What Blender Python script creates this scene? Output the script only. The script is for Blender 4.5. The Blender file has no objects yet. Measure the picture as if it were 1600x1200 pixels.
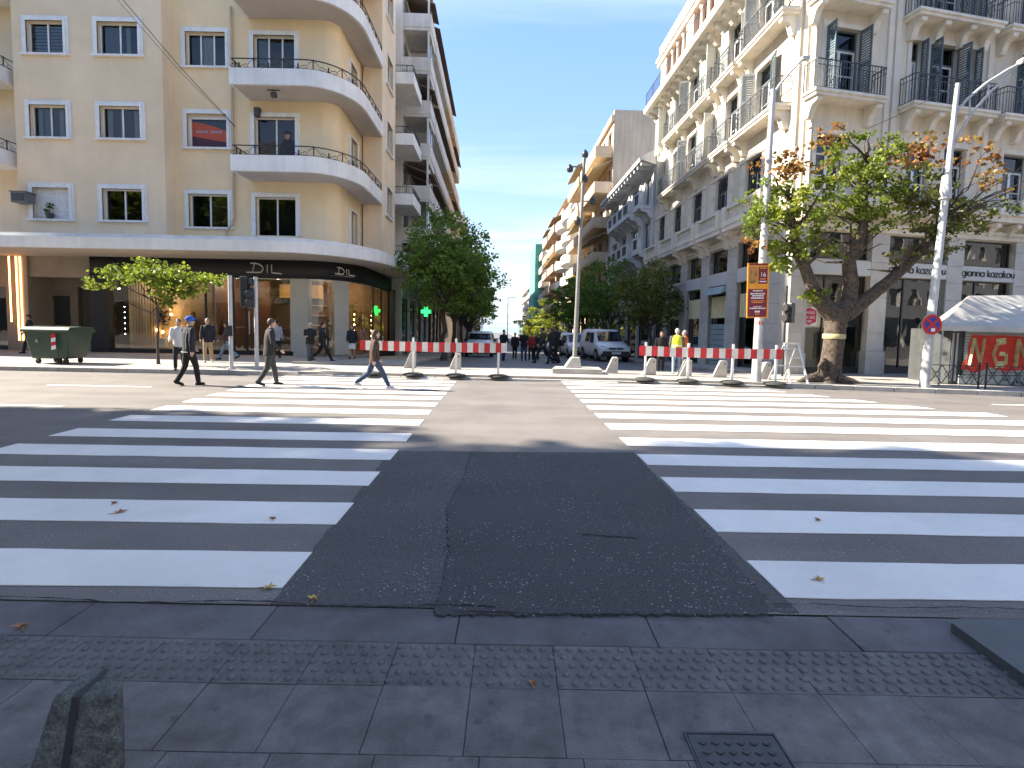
import bpy, math, random
from mathutils import Vector, Matrix
PI = math.pi; R = math.radians
random.seed(7)
S = bpy.context.scene
COL = S.collection

# ------------------------------------------------------------------ camera
cam = bpy.data.cameras.new('camera'); camo = bpy.data.objects.new('camera', cam); COL.objects.link(camo)
cam.sensor_fit = 'HORIZONTAL'; cam.sensor_width = 36.0; cam.lens = 18.0
cam.shift_x = 0.00073; cam.shift_y = -0.02275
cam.clip_start = 0.05; cam.clip_end = 20000
camo.location = (0, 0, 1.55)
camo.rotation_euler = (Matrix.Rotation(R(90 - 3.8), 3, 'X') @ Matrix.Rotation(R(1.1), 3, 'Z')).to_euler()
S.camera = camo

# ------------------------------------------------------------------ sky, sun, exposure
SUN_EL = 36.0; SUN_AZ = -81.0          # degrees clockwise from +Y (negative = to the left)
sv = Vector((math.sin(R(SUN_AZ))*math.cos(R(SUN_EL)), math.cos(R(SUN_AZ))*math.cos(R(SUN_EL)), math.sin(R(SUN_EL))))
W = bpy.data.worlds.new('World'); S.world = W; W.use_nodes = True
wn = W.node_tree.nodes; wl = W.node_tree.links; wn.clear()
sky = wn.new('ShaderNodeTexSky'); sky.sky_type = 'NISHITA'; sky.sun_disc = False
sky.sun_elevation = R(SUN_EL); sky.sun_rotation = R(SUN_AZ)
sky.air_density = 1.0; sky.dust_density = 0.0; sky.ozone_density = 0.8; sky.altitude = 20
tc = wn.new('ShaderNodeTexCoord')
sep = wn.new('ShaderNodeSeparateXYZ'); wl.new(tc.outputs['Generated'], sep.inputs[0])
# cloud plane coordinates: direction / height
def wmath(op, a, b=None, c=None):
    n = wn.new('ShaderNodeMath'); n.operation = op
    for i, s in enumerate((a, b, c)):
        if s is None: continue
        if isinstance(s, (int, float)): n.inputs[i].default_value = s
        else: wl.new(s, n.inputs[i])
    return n.outputs[0]
zc = wmath('MAXIMUM', wmath('ADD', sep.outputs[2], 0.06), 0.02)
cx = wmath('DIVIDE', sep.outputs[0], zc); cy = wmath('DIVIDE', sep.outputs[1], zc)
comb = wn.new('ShaderNodeCombineXYZ'); wl.new(cx, comb.inputs[0]); wl.new(cy, comb.inputs[1])
mp = wn.new('ShaderNodeMapping'); wl.new(comb.outputs[0], mp.inputs[0])
mp.inputs['Rotation'].default_value = (0, 0, R(24)); mp.inputs['Scale'].default_value = (0.42, 1.15, 1); mp.inputs['Location'].default_value = (-4.0, 9.0, 0)
ns = wn.new('ShaderNodeTexNoise'); ns.inputs['Scale'].default_value = 0.62; ns.inputs['Detail'].default_value = 9; ns.inputs['Roughness'].default_value = 0.56; ns.inputs['Distortion'].default_value = 0.5
wl.new(mp.outputs[0], ns.inputs['Vector'])
rp = wn.new('ShaderNodeValToRGB'); rp.color_ramp.elements[0].position = 0.46; rp.color_ramp.elements[1].position = 0.80
rp.color_ramp.elements[0].color = (0, 0, 0, 1); rp.color_ramp.elements[1].color = (0.85, 0.85, 0.85, 1)
wl.new(ns.outputs[0], rp.inputs[0])
hsv = wn.new('ShaderNodeHueSaturation'); hsv.inputs['Hue'].default_value = 0.523; hsv.inputs['Saturation'].default_value = 2.7; hsv.inputs['Value'].default_value = 1.03
gm = wn.new('ShaderNodeGamma'); gm.inputs[1].default_value = 0.3; wl.new(sky.outputs[0], gm.inputs[0]); wl.new(gm.outputs[0], hsv.inputs['Color'])
hz = wmath('MULTIPLY', wmath('POWER', wmath('MAXIMUM', wmath('SUBTRACT', 1.0, wmath('DIVIDE', wmath('MAXIMUM', sep.outputs[2], 0.0), 0.20)), 0.0), 1.3), 0.92)
mixh = wn.new('ShaderNodeMixRGB'); wl.new(hz, mixh.inputs[0]); wl.new(hsv.outputs[0], mixh.inputs[1]); mixh.inputs[2].default_value = (0.86, 1.06, 1.30, 1)      # pale haze all round the horizon
mixc = wn.new('ShaderNodeMixRGB'); wl.new(rp.outputs[0], mixc.inputs[0]); wl.new(mixh.outputs[0], mixc.inputs[1])
mixc.inputs[2].default_value = (1.75,1.85,1.95,1)
bg = wn.new('ShaderNodeBackground'); bg.inputs['Strength'].default_value = 0.15
wl.new(mixc.outputs[0], bg.inputs['Color'])
wo = wn.new('ShaderNodeOutputWorld'); wl.new(bg.outputs[0], wo.inputs[0])

sun = bpy.data.lights.new('sun', 'SUN'); sun.energy = 3.2; sun.angle = R(1.0); sun.color = (1.0, 0.91, 0.77)
suno = bpy.data.objects.new('sun', sun); COL.objects.link(suno); suno.location = (-60, 20, 60)
suno.rotation_euler = (-sv).to_track_quat('-Z', 'Y').to_euler()

S.view_settings.view_transform = 'Standard'; S.view_settings.look = 'None'
S.view_settings.gamma = 1.0; S.view_settings.exposure = 2.6; S.view_settings.use_curve_mapping = False
S.cycles.max_bounces = 7; S.cycles.diffuse_bounces = 4; S.cycles.glossy_bounces = 3
S.cycles.transparent_max_bounces = 12; S.cycles.transmission_bounces = 3
S.cycles.caustics_reflective = False; S.cycles.caustics_refractive = False
S.cycles.use_denoising = True
S.cycles.sample_clamp_indirect = 6.0

# ------------------------------------------------------------------ mesh helper
class MB:
    def __init__(s): s.v = []; s.f = []; s.m = []; s.s = []
    def add(s, vs, fs, mi=0, sm=False):
        o = len(s.v); s.v += [tuple(p) for p in vs]
        for f in fs: s.f.append(tuple(i + o for i in f)); s.m.append(mi); s.s.append(sm)
        return s
    def box(s, x0, x1, y0, y1, z0, z1, mi=0):
        return s.add([(x0,y0,z0),(x1,y0,z0),(x1,y1,z0),(x0,y1,z0),(x0,y0,z1),(x1,y0,z1),(x1,y1,z1),(x0,y1,z1)],
                     [(3,2,1,0),(4,5,6,7),(0,1,5,4),(1,2,6,5),(2,3,7,6),(3,0,4,7)], mi)
    def quad(s, a, b, c, d, mi=0): return s.add([a,b,c,d], [(0,1,2,3)], mi)
    def prism(s, poly, z0, z1, mi=0, sm=False):           # poly: counter-clockwise xy outline
        n = len(poly); vs = [(p[0],p[1],z0) for p in poly] + [(p[0],p[1],z1) for p in poly]
        s.add(vs, [tuple(range(n-1,-1,-1)), tuple(range(n,2*n))], mi)
        return s.add(vs, [(i,(i+1)%n,n+(i+1)%n,n+i) for i in range(n)], mi, sm)
    def extr(s, prof, x0, x1, mi=0, axis='x'):             # prof: (y,z) outline swept along x
        n = len(prof)
        if axis == 'x': vs = [(x0,p[0],p[1]) for p in prof] + [(x1,p[0],p[1]) for p in prof]
        else: vs = [(p[0],x0,p[1]) for p in prof] + [(p[0],x1,p[1]) for p in prof]
        return s.add(vs, [tuple(range(n)), tuple(range(2*n-1,n-1,-1))] + [((i+1)%n,i,n+i,n+(i+1)%n) for i in range(n)], mi)
    def band(s, path, prof, mi=0, closed=False, sm=False):  # prof: list of (offset along left normal, z) swept along xy path
        n = len(path); k = len(prof); vs = []
        for i, p in enumerate(path):
            a = Vector(path[max(i-1,0)][:2]); b = Vector(path[min(i+1,n-1)][:2])
            t = (b-a).normalized(); nn = Vector((-t.y, t.x))
            for o, z in prof: vs.append((p[0]+nn.x*o, p[1]+nn.y*o, z))
        fs = [(i*k+j, (i+1)*k+j, (i+1)*k+(j+1)%k, i*k+(j+1)%k) for i in range(n-1) for j in range(k)]
        s.add(vs, fs, mi, sm)
        return s.add(vs, [tuple(range(k)), tuple((n-1)*k+j for j in range(k-1,-1,-1))], mi)
    def tube(s, pts, rs, n=6, mi=0, cap=True, sm=True):
        pts = [Vector(p) for p in pts]
        if not isinstance(rs, (list, tuple)): rs = [rs]*len(pts)
        vs = []; ref = None
        for i, p in enumerate(pts):
            t = (pts[min(i+1,len(pts)-1)] - pts[max(i-1,0)]).normalized()
            if ref is None: ref = Vector((0,0,1)) if abs(t.z) < .9 else Vector((1,0,0))
            u = t.cross(ref).normalized(); w = t.cross(u).normalized(); ref = -w if ref.dot(-w) > 0 else w
            for j in range(n):
                a = 2*PI*j/n; vs.append(p + (u*math.cos(a) + w*math.sin(a))*rs[i])
        fs = [(i*n+j, (i+1)*n+j, (i+1)*n+(j+1)%n, i*n+(j+1)%n) for i in range(len(pts)-1) for j in range(n)]
        s.add(vs, fs, mi, sm)
        if cap: s.add(vs, [tuple(range(n)), tuple((len(pts)-1)*n+j for j in range(n-1,-1,-1))], mi)
        return s
    def bar(s, a, b, w, h=None, mi=0):                       # square bar
        h = h or w; a = Vector(a); b = Vector(b); t = (b-a).normalized()
        up = Vector((0,0,1)) if abs(t.z) < .9 else Vector((0,1,0))
        u = t.cross(up).normalized()*w/2; v = u.cross(t).normalized()*h/2
        vs = [a-u-v,a+u-v,a+u+v,a-u+v,b-u-v,b+u-v,b+u+v,b-u+v]
        return s.add(vs, [(0,1,2,3),(7,6,5,4),(1,0,4,5),(2,1,5,6),(3,2,6,7),(0,3,7,4)], mi)
    def lathe(s, prof, n=12, c=(0,0,0), mi=0, sm=True):      # prof: (r,z)
        k = len(prof); vs = [(c[0]+r*math.cos(2*PI*j/n), c[1]+r*math.sin(2*PI*j/n), c[2]+z) for j in range(n) for r, z in prof]
        s.add(vs, [(j*k+i, ((j+1)%n)*k+i, ((j+1)%n)*k+i+1, j*k+i+1) for j in range(n) for i in range(k-1)], mi, sm)
        return s.add(vs, [tuple(j*k for j in range(n-1,-1,-1)), tuple(j*k+k-1 for j in range(n))], mi)
    def ball(s, c, r, nu=10, nv=7, mi=0, sq=(1,1,1)):
        vs = []; 
        for i in range(nv+1):
            th = PI*i/nv
            for j in range(nu): vs.append((c[0]+r*sq[0]*math.sin(th)*math.cos(2*PI*j/nu), c[1]+r*sq[1]*math.sin(th)*math.sin(2*PI*j/nu), c[2]+r*sq[2]*math.cos(th)))
        return s.add(vs, [(i*nu+j, (i+1)*nu+j, (i+1)*nu+(j+1)%nu, i*nu+(j+1)%nu) for i in range(nv) for j in range(nu)], mi, True)
    def mesh(s, name, mats):
        me = bpy.data.meshes.new(name); me.from_pydata(s.v, [], s.f)
        mats = mats if isinstance(mats, (list, tuple)) else [mats]
        for m in mats: me.materials.append(m)
        me.polygons.foreach_set('material_index', s.m); me.polygons.foreach_set('use_smooth', s.s); me.update()
        return me
    def build(s, name, mats, parent=None, loc=(0,0,0), rz=0.0, **k):
        return inst(s.mesh(name, mats), name, parent, loc, rz, **k)

def inst(me, name, parent=None, loc=(0,0,0), rz=0.0, label=None, cat=None, group=None, kind=None, bevel=0):
    o = bpy.data.objects.new(name, me); COL.objects.link(o); o.location = loc; o.rotation_euler = (0,0,rz)
    if parent: o.parent = parent
    if bevel:
        b = o.modifiers.new('bevel', 'BEVEL'); b.width = bevel; b.segments = 2; b.limit_method = 'ANGLE'; b.angle_limit = R(40)
    tag(o, label, cat, group, kind); return o
def tag(o, label=None, cat=None, group=None, kind=None):
    if label: o['label'] = label
    if cat: o['category'] = cat
    if group: o['group'] = group
    if kind: o['kind'] = kind
    return o
def empty(name, loc, label, cat, group=None, rz=0.0):
    o = bpy.data.objects.new(name, None); COL.objects.link(o); o.location = loc; o.rotation_euler = (0,0,rz); o.empty_display_size = .2
    return tag(o, label, cat, group)
def kids(o): return [c for c in bpy.data.objects if c.parent == o]
def copy_tree(o, parent=None, loc=None, rz=None, label=None, group=None):
    c = o.copy(); COL.objects.link(c); c.parent = parent
    if loc is not None: c.location = loc
    if rz is not None: c.rotation_euler = (0,0,rz)
    if label: c['label'] = label
    if group: c['group'] = group
    for ch in kids(o): copy_tree(ch, c)
    return c

# ------------------------------------------------------------------ materials
MATS = {}
def M(name, c, rough=.7, var=.12, scale=3.0, c2=None, bump=0.0, bscale=40.0, metal=0.0, stain=0.0, spec=.5, obj_random=0.0, emit=None, estr=0.0, island=0.0, streak=0.0, grain=0.0, gscale=170.0, spots=0.0):
    """Principled material: base colour with noise variation in world space, optional vertical dirt streaks and fine bump."""
    m = bpy.data.materials.new(name); m.use_nodes = True; nt = m.node_tree; nd = nt.nodes; ln = nt.links
    p = nd['Principled BSDF']; p.inputs['Roughness'].default_value = rough; p.inputs['Metallic'].default_value = metal
    p.inputs['Specular IOR Level'].default_value = spec
    geo = nd.new('ShaderNodeNewGeometry')
    c = tuple(c); d = c2 or tuple(x*(1-var*1.6) for x in c); l = tuple(min(1, x*(1+var*.5)) for x in c)
    n1 = nd.new('ShaderNodeTexNoise'); n1.inputs['Scale'].default_value = scale; n1.inputs['Detail'].default_value = 6; n1.inputs['Roughness'].default_value = .62
    ln.new(geo.outputs['Position'], n1.inputs['Vector'])
    r = nd.new('ShaderNodeValToRGB'); r.color_ramp.elements[0].position = .3; r.color_ramp.elements[1].position = .7
    r.color_ramp.elements[0].color = (*d,1); r.color_ramp.elements[1].color = (*l,1); ln.new(n1.outputs[0], r.inputs[0])
    out = r.outputs[0]
    def mult(src, fac, lo):
        mx = nd.new('ShaderNodeMixRGB'); mx.blend_type = 'MULTIPLY'; mx.inputs[0].default_value = 1
        rr = nd.new('ShaderNodeMapRange'); rr.inputs['To Min'].default_value = lo; rr.inputs['To Max'].default_value = 2-lo if lo > .5 else 1.0
        ln.new(fac, rr.inputs['Value']); ln.new(src, mx.inputs[1]); ln.new(rr.outputs[0], mx.inputs[2]); return mx.outputs[0], rr
    if streak:
        mpg = nd.new('ShaderNodeMapping'); mpg.inputs['Scale'].default_value = (2.6, 2.6, .16); ln.new(geo.outputs['Position'], mpg.inputs[0])
        n3 = nd.new('ShaderNodeTexNoise'); n3.inputs['Scale'].default_value = 1.3; n3.inputs['Detail'].default_value = 7; ln.new(mpg.outputs[0], n3.inputs['Vector'])
        out, rr = mult(out, n3.outputs[0], 1-streak); rr.inputs['From Min'].default_value = .3; rr.inputs['From Max'].default_value = .62; rr.inputs['To Max'].default_value = 1.0
    if stain:
        n4 = nd.new('ShaderNodeTexNoise'); n4.inputs['Scale'].default_value = scale*.27; n4.inputs['Detail'].default_value = 8; ln.new(geo.outputs['Position'], n4.inputs['Vector'])
        out, rr = mult(out, n4.outputs[0], 1-stain); rr.inputs['From Min'].default_value = .35; rr.inputs['From Max'].default_value = .58; rr.inputs['To Max'].default_value = 1.0
    if spots:
        vo = nd.new('ShaderNodeTexVoronoi'); vo.inputs['Scale'].default_value = 6.5; ln.new(geo.outputs['Position'], vo.inputs['Vector'])
        nj = nd.new('ShaderNodeTexNoise'); nj.inputs['Scale'].default_value = 60; ln.new(geo.outputs['Position'], nj.inputs['Vector'])
        ad = nd.new('ShaderNodeMath'); ad.operation = 'MULTIPLY_ADD'; ad.inputs[1].default_value = .14; ln.new(nj.outputs[0], ad.inputs[0]); ln.new(vo.outputs['Distance'], ad.inputs[2])
        out, rr = mult(out, ad.outputs[0], 1-spots); rr.inputs['From Min'].default_value = .14; rr.inputs['From Max'].default_value = .21; rr.inputs['To Max'].default_value = 1.0
    if grain:
        n5 = nd.new('ShaderNodeTexNoise'); n5.inputs['Scale'].default_value = gscale; n5.inputs['Detail'].default_value = 3; n5.inputs['Roughness'].default_value = .8; ln.new(geo.outputs['Position'], n5.inputs['Vector'])
        out, rr = mult(out, n5.outputs[0], 1-grain); rr.inputs['From Min'].default_value = .32; rr.inputs['From Max'].default_value = .68; rr.inputs['To Max'].default_value = 1+grain*.9
    if obj_random:
        oi = nd.new('ShaderNodeObjectInfo'); out, rr = mult(out, oi.outputs['Random'], 1-obj_random); rr.inputs['To Max'].default_value = 1+obj_random*.6
    if island:
        out, rr = mult(out, geo.outputs['Random Per Island'], 1-island); rr.inputs['To Max'].default_value = 1+island*.6
    ln.new(out, p.inputs['Base Color'])
    if bump:
        n2 = nd.new('ShaderNodeTexNoise'); n2.inputs['Scale'].default_value = bscale; n2.inputs['Detail'].default_value = 5; n2.inputs['Roughness'].default_value = .7
        ln.new(geo.outputs['Position'], n2.inputs['Vector'])
        b = nd.new('ShaderNodeBump'); b.inputs['Strength'].default_value = min(1, bump); b.inputs['Distance'].default_value = .012
        ln.new(n2.outputs[0], b.inputs['Height']); ln.new(b.outputs[0], p.inputs['Normal'])
    if emit: p.inputs['Emission Color'].default_value = (*emit,1); p.inputs['Emission Strength'].default_value = estr
    MATS[name] = m; return m
def glass(name, tint=(.75,.8,.82), refl=.12, rough=.02, through=.85):
    m = bpy.data.materials.new(name); m.use_nodes = True; nd = m.node_tree.nodes; ln = m.node_tree.links; nd.clear()
    o = nd.new('ShaderNodeOutputMaterial'); mx = nd.new('ShaderNodeMixShader'); t = nd.new('ShaderNodeBsdfTransparent'); g = nd.new('ShaderNodeBsdfGlossy')
    t.inputs[0].default_value = (*[x*through for x in tint],1); g.inputs[0].default_value = (1,1,1,1); g.inputs['Roughness'].default_value = rough
    fr = nd.new('ShaderNodeFresnel'); fr.inputs['IOR'].default_value = 1.55
    ma = nd.new('ShaderNodeMath'); ma.operation = 'MULTIPLY_ADD'; ma.inputs[1].default_value = 1.0; ma.inputs[2].default_value = refl; ma.use_clamp = True
    geo = nd.new('ShaderNodeNewGeometry'); n2 = nd.new('ShaderNodeTexNoise'); n2.inputs['Scale'].default_value = 1.1; ln.new(geo.outputs['Position'], n2.inputs['Vector'])
    b = nd.new('ShaderNodeBump'); b.inputs['Strength'].default_value = .05; b.inputs['Distance'].default_value = .08; ln.new(n2.outputs[0], b.inputs['Height']); ln.new(b.outputs[0], g.inputs['Normal'])
    ln.new(fr.outputs[0], ma.inputs[0]); ln.new(ma.outputs[0], mx.inputs[0]); ln.new(t.outputs[0], mx.inputs[1]); ln.new(g.outputs[0], mx.inputs[2]); ln.new(mx.outputs[0], o.inputs[0])
    MATS[name] = m; return m
def emis(name, c, s):
    m = bpy.data.materials.new(name); m.use_nodes = True; nd = m.node_tree.nodes; ln = m.node_tree.links; nd.clear()
    o = nd.new('ShaderNodeOutputMaterial'); e = nd.new('ShaderNodeEmission'); e.inputs[0].default_value = (*c,1); e.inputs[1].default_value = s; ln.new(e.outputs[0], o.inputs[0])
    MATS[name] = m; return m
G_WIN = glass('window_glass', (.62,.68,.70), .0)
G_SHOP = glass('shop_glass', (.9,.92,.9), .03)
G_DARK = glass('dark_glass', (.30,.33,.36), .05)

# fonts for lettering: built-in font turned into a mesh
def text_mesh(name, txt, size, mat, depth=.01, sx=1.0, shear=0.0):
    cu = bpy.data.curves.new(name, 'FONT'); cu.body = txt; cu.size = size; cu.extrude = depth; cu.align_x = 'CENTER'; cu.align_y = 'CENTER'; cu.resolution_u = 3; cu.shear = shear
    ob = bpy.data.objects.new('t', cu); COL.objects.link(ob)
    dg = bpy.context.evaluated_depsgraph_get(); me = bpy.data.meshes.new_from_object(ob.evaluated_get(dg))
    bpy.data.objects.remove(ob); bpy.data.curves.remove(cu)
    me.transform(Matrix.Diagonal((sx,1,1,1))); me.transform(Matrix.Rotation(PI/2,4,'X'))   # stands upright facing -Y
    me.materials.clear(); me.materials.append(mat); me.name = name; return me
# ================================================================== the setting
SD = Vector((-.031, 1, 0)).normalized()           # direction of the side street
SDN = Vector((SD.y, -SD.x, 0))                    # to its right
def street_z(y): return .1 - max(0, min(y, 85) - 17.7)*.038
def sx(x, y): return x - .031*(y - 17.7)           # x of a line along the side street

def asphalt(name, c, c2, speck, coarse=170.0, bump=.5, rough=.8, patch=.28, specks=.0):
    m = bpy.data.materials.new(name); m.use_nodes = True; nd = m.node_tree.nodes; ln = m.node_tree.links
    p = nd['Principled BSDF']; p.inputs['Specular IOR Level'].default_value = .35
    geo = nd.new('ShaderNodeNewGeometry')
    def noise(sc, det=6, ro=.6, vec=None):
        n = nd.new('ShaderNodeTexNoise'); n.inputs['Scale'].default_value = sc; n.inputs['Detail'].default_value = det; n.inputs['Roughness'].default_value = ro
        ln.new(vec or geo.outputs['Position'], n.inputs['Vector']); return n.outputs[0]
    mpg = nd.new('ShaderNodeMapping'); mpg.inputs['Scale'].default_value = (.16, 1.5, 1); ln.new(geo.outputs['Position'], mpg.inputs[0])
    r = nd.new('ShaderNodeValToRGB'); r.color_ramp.elements[0].position = .36; r.color_ramp.elements[1].position = .66
    r.color_ramp.elements[0].color = (*c2,1); r.color_ramp.elements[1].color = (*c,1)
    mix1 = nd.new('ShaderNodeMath'); mix1.operation = 'ADD'; h = nd.new('ShaderNodeMath'); h.operation = 'MULTIPLY'; h.inputs[1].default_value = .5
    ln.new(noise(.9), mix1.inputs[0]); ln.new(noise(.8, 6, .6, mpg.outputs[0]), mix1.inputs[1]); ln.new(mix1.outputs[0], h.inputs[0]); ln.new(h.outputs[0], r.inputs[0])
    fine = noise(coarse, 3, .7)
    mr = nd.new('ShaderNodeMapRange'); mr.inputs['From Min'].default_value = .3; mr.inputs['From Max'].default_value = .7; mr.inputs['To Min'].default_value = 1-speck; mr.inputs['To Max'].default_value = 1+speck
    ln.new(fine, mr.inputs['Value'])
    mx = nd.new('ShaderNodeMixRGB'); mx.blend_type = 'MULTIPLY'; mx.inputs[0].default_value = 1; ln.new(r.outputs[0], mx.inputs[1]); ln.new(mr.outputs[0], mx.inputs[2])
    out = mx.outputs[0]
    if specks:                                   # pale stones of the aggregate, in clusters
        vo = nd.new('ShaderNodeTexVoronoi'); vo.inputs['Scale'].default_value = 75; ln.new(geo.outputs['Position'], vo.inputs['Vector'])
        cr = nd.new('ShaderNodeSeparateColor'); ln.new(vo.outputs['Color'], cr.inputs[0])
        gt = nd.new('ShaderNodeMath'); gt.operation = 'GREATER_THAN'; ln.new(cr.outputs[0], gt.inputs[0])
        cl = nd.new('ShaderNodeMapRange'); cl.inputs['From Min'].default_value = .45; cl.inputs['From Max'].default_value = .72; cl.inputs['To Min'].default_value = .995; cl.inputs['To Max'].default_value = 1-specks
        ln.new(noise(1.3, 3), cl.inputs['Value']); ln.new(cl.outputs[0], gt.inputs[1])
        dl = nd.new('ShaderNodeMath'); dl.operation = 'LESS_THAN'; dl.inputs[1].default_value = .42; ln.new(vo.outputs['Distance'], dl.inputs[0])
        an = nd.new('ShaderNodeMath'); an.operation = 'MULTIPLY'; ln.new(gt.outputs[0], an.inputs[0]); ln.new(dl.outputs[0], an.inputs[1])
        m2 = nd.new('ShaderNodeMixRGB'); m2.inputs[2].default_value = (.34,.33,.33,1); ln.new(an.outputs[0], m2.inputs[0]); ln.new(out, m2.inputs[1]); out = m2.outputs[0]
    ln.new(out, p.inputs['Base Color'])
    rr = nd.new('ShaderNodeMapRange'); rr.inputs['To Min'].default_value = rough-.14; rr.inputs['To Max'].default_value = rough+.1; ln.new(noise(.5, 4), rr.inputs['Value']); ln.new(rr.outputs[0], p.inputs['Roughness'])
    b = nd.new('ShaderNodeBump'); b.inputs['Strength'].default_value = bump; b.inputs['Distance'].default_value = .008; ln.new(fine, b.inputs['Height']); ln.new(b.outputs[0], p.inputs['Normal'])
    MATS[name] = m; return m
A_ROAD = asphalt('worn_asphalt', (.205,.187,.168), (.128,.115,.105), .6, 105, .8, .72, specks=.05)
A_MID = asphalt('dark_asphalt', (.085,.083,.082), (.062,.060,.060), .7, 105, 1.0, .70, specks=.09)
A_PATCH = asphalt('fresh_asphalt_patch', (.050,.051,.053), (.036,.037,.040), .85, 80, 1.0, .66, specks=.13)
A_SIDE = asphalt('side_street_asphalt', (.16,.155,.15), (.12,.118,.115), .3, 90, .3, .75)
PAVE = M('pavement_slabs_far', (.40,.36,.31), .8, .15, 1.6, stain=.2, bump=.2, bscale=30)
KERB = M('kerb_stone', (.42,.40,.36), .8, .15, 5, bump=.3, obj_random=.12)
def paint_mat():
    m = M('road_paint', (.88,.84,.755), .6, .05, 2.0, stain=.12, bump=.6, bscale=150, grain=.07)
    nt = m.node_tree; nd = nt.nodes; ln = nt.links; p = nd['Principled BSDF']; src = p.inputs['Base Color'].links[0].from_socket
    geo = nd.new('ShaderNodeNewGeometry'); mpg = nd.new('ShaderNodeMapping'); mpg.inputs['Scale'].default_value = (.5,1.6,1); ln.new(geo.outputs['Position'], mpg.inputs[0])
    n = nd.new('ShaderNodeTexNoise'); n.inputs['Scale'].default_value = 9; n.inputs['Detail'].default_value = 10; n.inputs['Roughness'].default_value = .75; ln.new(mpg.outputs[0], n.inputs['Vector'])
    r = nd.new('ShaderNodeValToRGB'); r.color_ramp.elements[0].position = .59; r.color_ramp.elements[1].position = .75; r.color_ramp.elements[1].color = (.55,.55,.55,1); ln.new(n.outputs[0], r.inputs[0])
    mx = nd.new('ShaderNodeMixRGB'); mx.inputs[2].default_value = (.42,.41,.40,1); ln.new(r.outputs[0], mx.inputs[0]); ln.new(src, mx.inputs[1]); ln.new(mx.outputs[0], p.inputs['Base Color'])
    return m
PAINT = paint_mat()

# ground below everything, then the sea at the end of the street
MB().quad((-3000,-400,-4.6),(3000,-400,-4.6),(3000,330,-4.6),(-3000,330,-4.6)).build('ground', M('earth', (.2,.18,.16)), kind='structure')
msea = M('sea_water', (.05,.13,.20), .12, .1, .02, bump=.25, bscale=.4)
MB().quad((-9000,330,-4.2),(9000,330,-4.2),(9000,16000,-4.2),(-9000,16000,-4.2)).build('sea', msea, kind='structure')
MB().box(-60,60,318,331,-5,-3.3).build('quay', PAVE, kind='structure')
hl = MB(); hp = []
for i in range(41):
    x = -2600 + i*130; hp.append((x, 40 + 34*math.sin(i*.63) + 22*math.sin(i*1.7+1)))
for i in range(40):
    hl.quad((hp[i][0],9000,-10),(hp[i+1][0],9000,-10),(hp[i+1][0],9300,max(8,hp[i+1][1])),(hp[i][0],9300,max(8,hp[i][1])))
hl.build('far_shore_hills', M('hazy_hills', (.26,.34,.44), 1, .05, .001), kind='structure')

road = MB().quad((-70,2.72,0),(70,2.72,0),(70,9,0),(-70,9,0)).quad((-70,9,0),(70,9,0),(70,16.2,0),(-70,16.2,0)).build('road', A_ROAD, kind='structure')
def ragged(pts, step=.12, amp=.012):
    out = []
    for i, a in enumerate(pts):
        b = pts[(i+1) % len(pts)]; L = math.hypot(b[0]-a[0], b[1]-a[1]); n = max(1, int(L/step)); nx, ny = -(b[1]-a[1])/L, (b[0]-a[0])/L
        for k in range(n):
            j = random.gauss(0, amp) if k else 0
            out.append((a[0]+(b[0]-a[0])*k/n + nx*j, a[1]+(b[1]-a[1])*k/n + ny*j))
    return out
MB().prism(ragged([(-1.30,2.72),(1.62,2.74),(1.54,6.30),(-1.46,6.20)], .06, .006), -.05, .004).build('asphalt_lane', A_MID, road)
MB().prism(ragged([(-.38,2.63),(1.43,2.70),(1.50,2.86),(1.55,6.30),(-.48,6.16),(-.46,5.2),(-.52,4.2),(-.40,3.4)], .022, .007), -.05, .014).build('asphalt_patch', A_PATCH, road)
ystr = [2.89,3.85,4.81,5.76,6.70,7.79,8.76,9.68,10.55,11.38,12.20,13.02,13.80,14.50]
tp = [3.36,4.33,5.28,6.25,7.20,8.28,9.24,10.15,11.0,11.82,12.62,13.44,14.18,14.80]
for i, (a, b) in enumerate(zip(ystr, tp)):
    xa = -1.31 - .018*(a-2.9); xb = -1.31 - .018*(b-2.9); la = -6.05 - .06*(a-6.7); lb = -6.05 - .06*(b-6.7)
    d = -.012*0
    MB().prism(ragged([(la,a-.07),(xa,a),(xb,b),(lb,b-.07)], .35, .004), .003, .008).build('crossing_stripe', PAINT, road)
    ra = 9.55 if b < 10.2 else 9.6 - (b-10.0)*.72; rb = ra if b < 10.2 else ra - .32
    if a > 14.2: ra = 3.1; rb = 2.9
    elif a > 13.5: ra = 5.6; rb = 5.4
    xa = 1.62 - .014*(a-2.9); xb = 1.62 - .014*(b-2.9)
    MB().prism(ragged([(xa,a),(ra,a+.06),(rb,b+.06),(xb,b)], .35, .004), .003, .008).build('crossing_stripe', PAINT, road)
# thin lane lines to the sides of the crossing
for x0, x1, y in ((-40,-7.9,8.95),(-40,-8.3,11.75),(11.2,45,9.2),(10.9,45,11.5)):
    if x0 < 0:
        x = x1
        while x > x0: MB().quad((x-2.4,y-.05,.004),(x,y-.05,.004),(x,y+.05,.004),(x-2.4,y+.05,.004)).build('lane_line', PAINT, road); x -= 5.5
    else:
        x = x0
        while x < x1: MB().quad((x,y-.05,.004),(x+2.4,y-.05,.004),(x+2.4,y+.05,.004),(x,y+.05,.004)).build('lane_line', PAINT, road); x += 5.5

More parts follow.
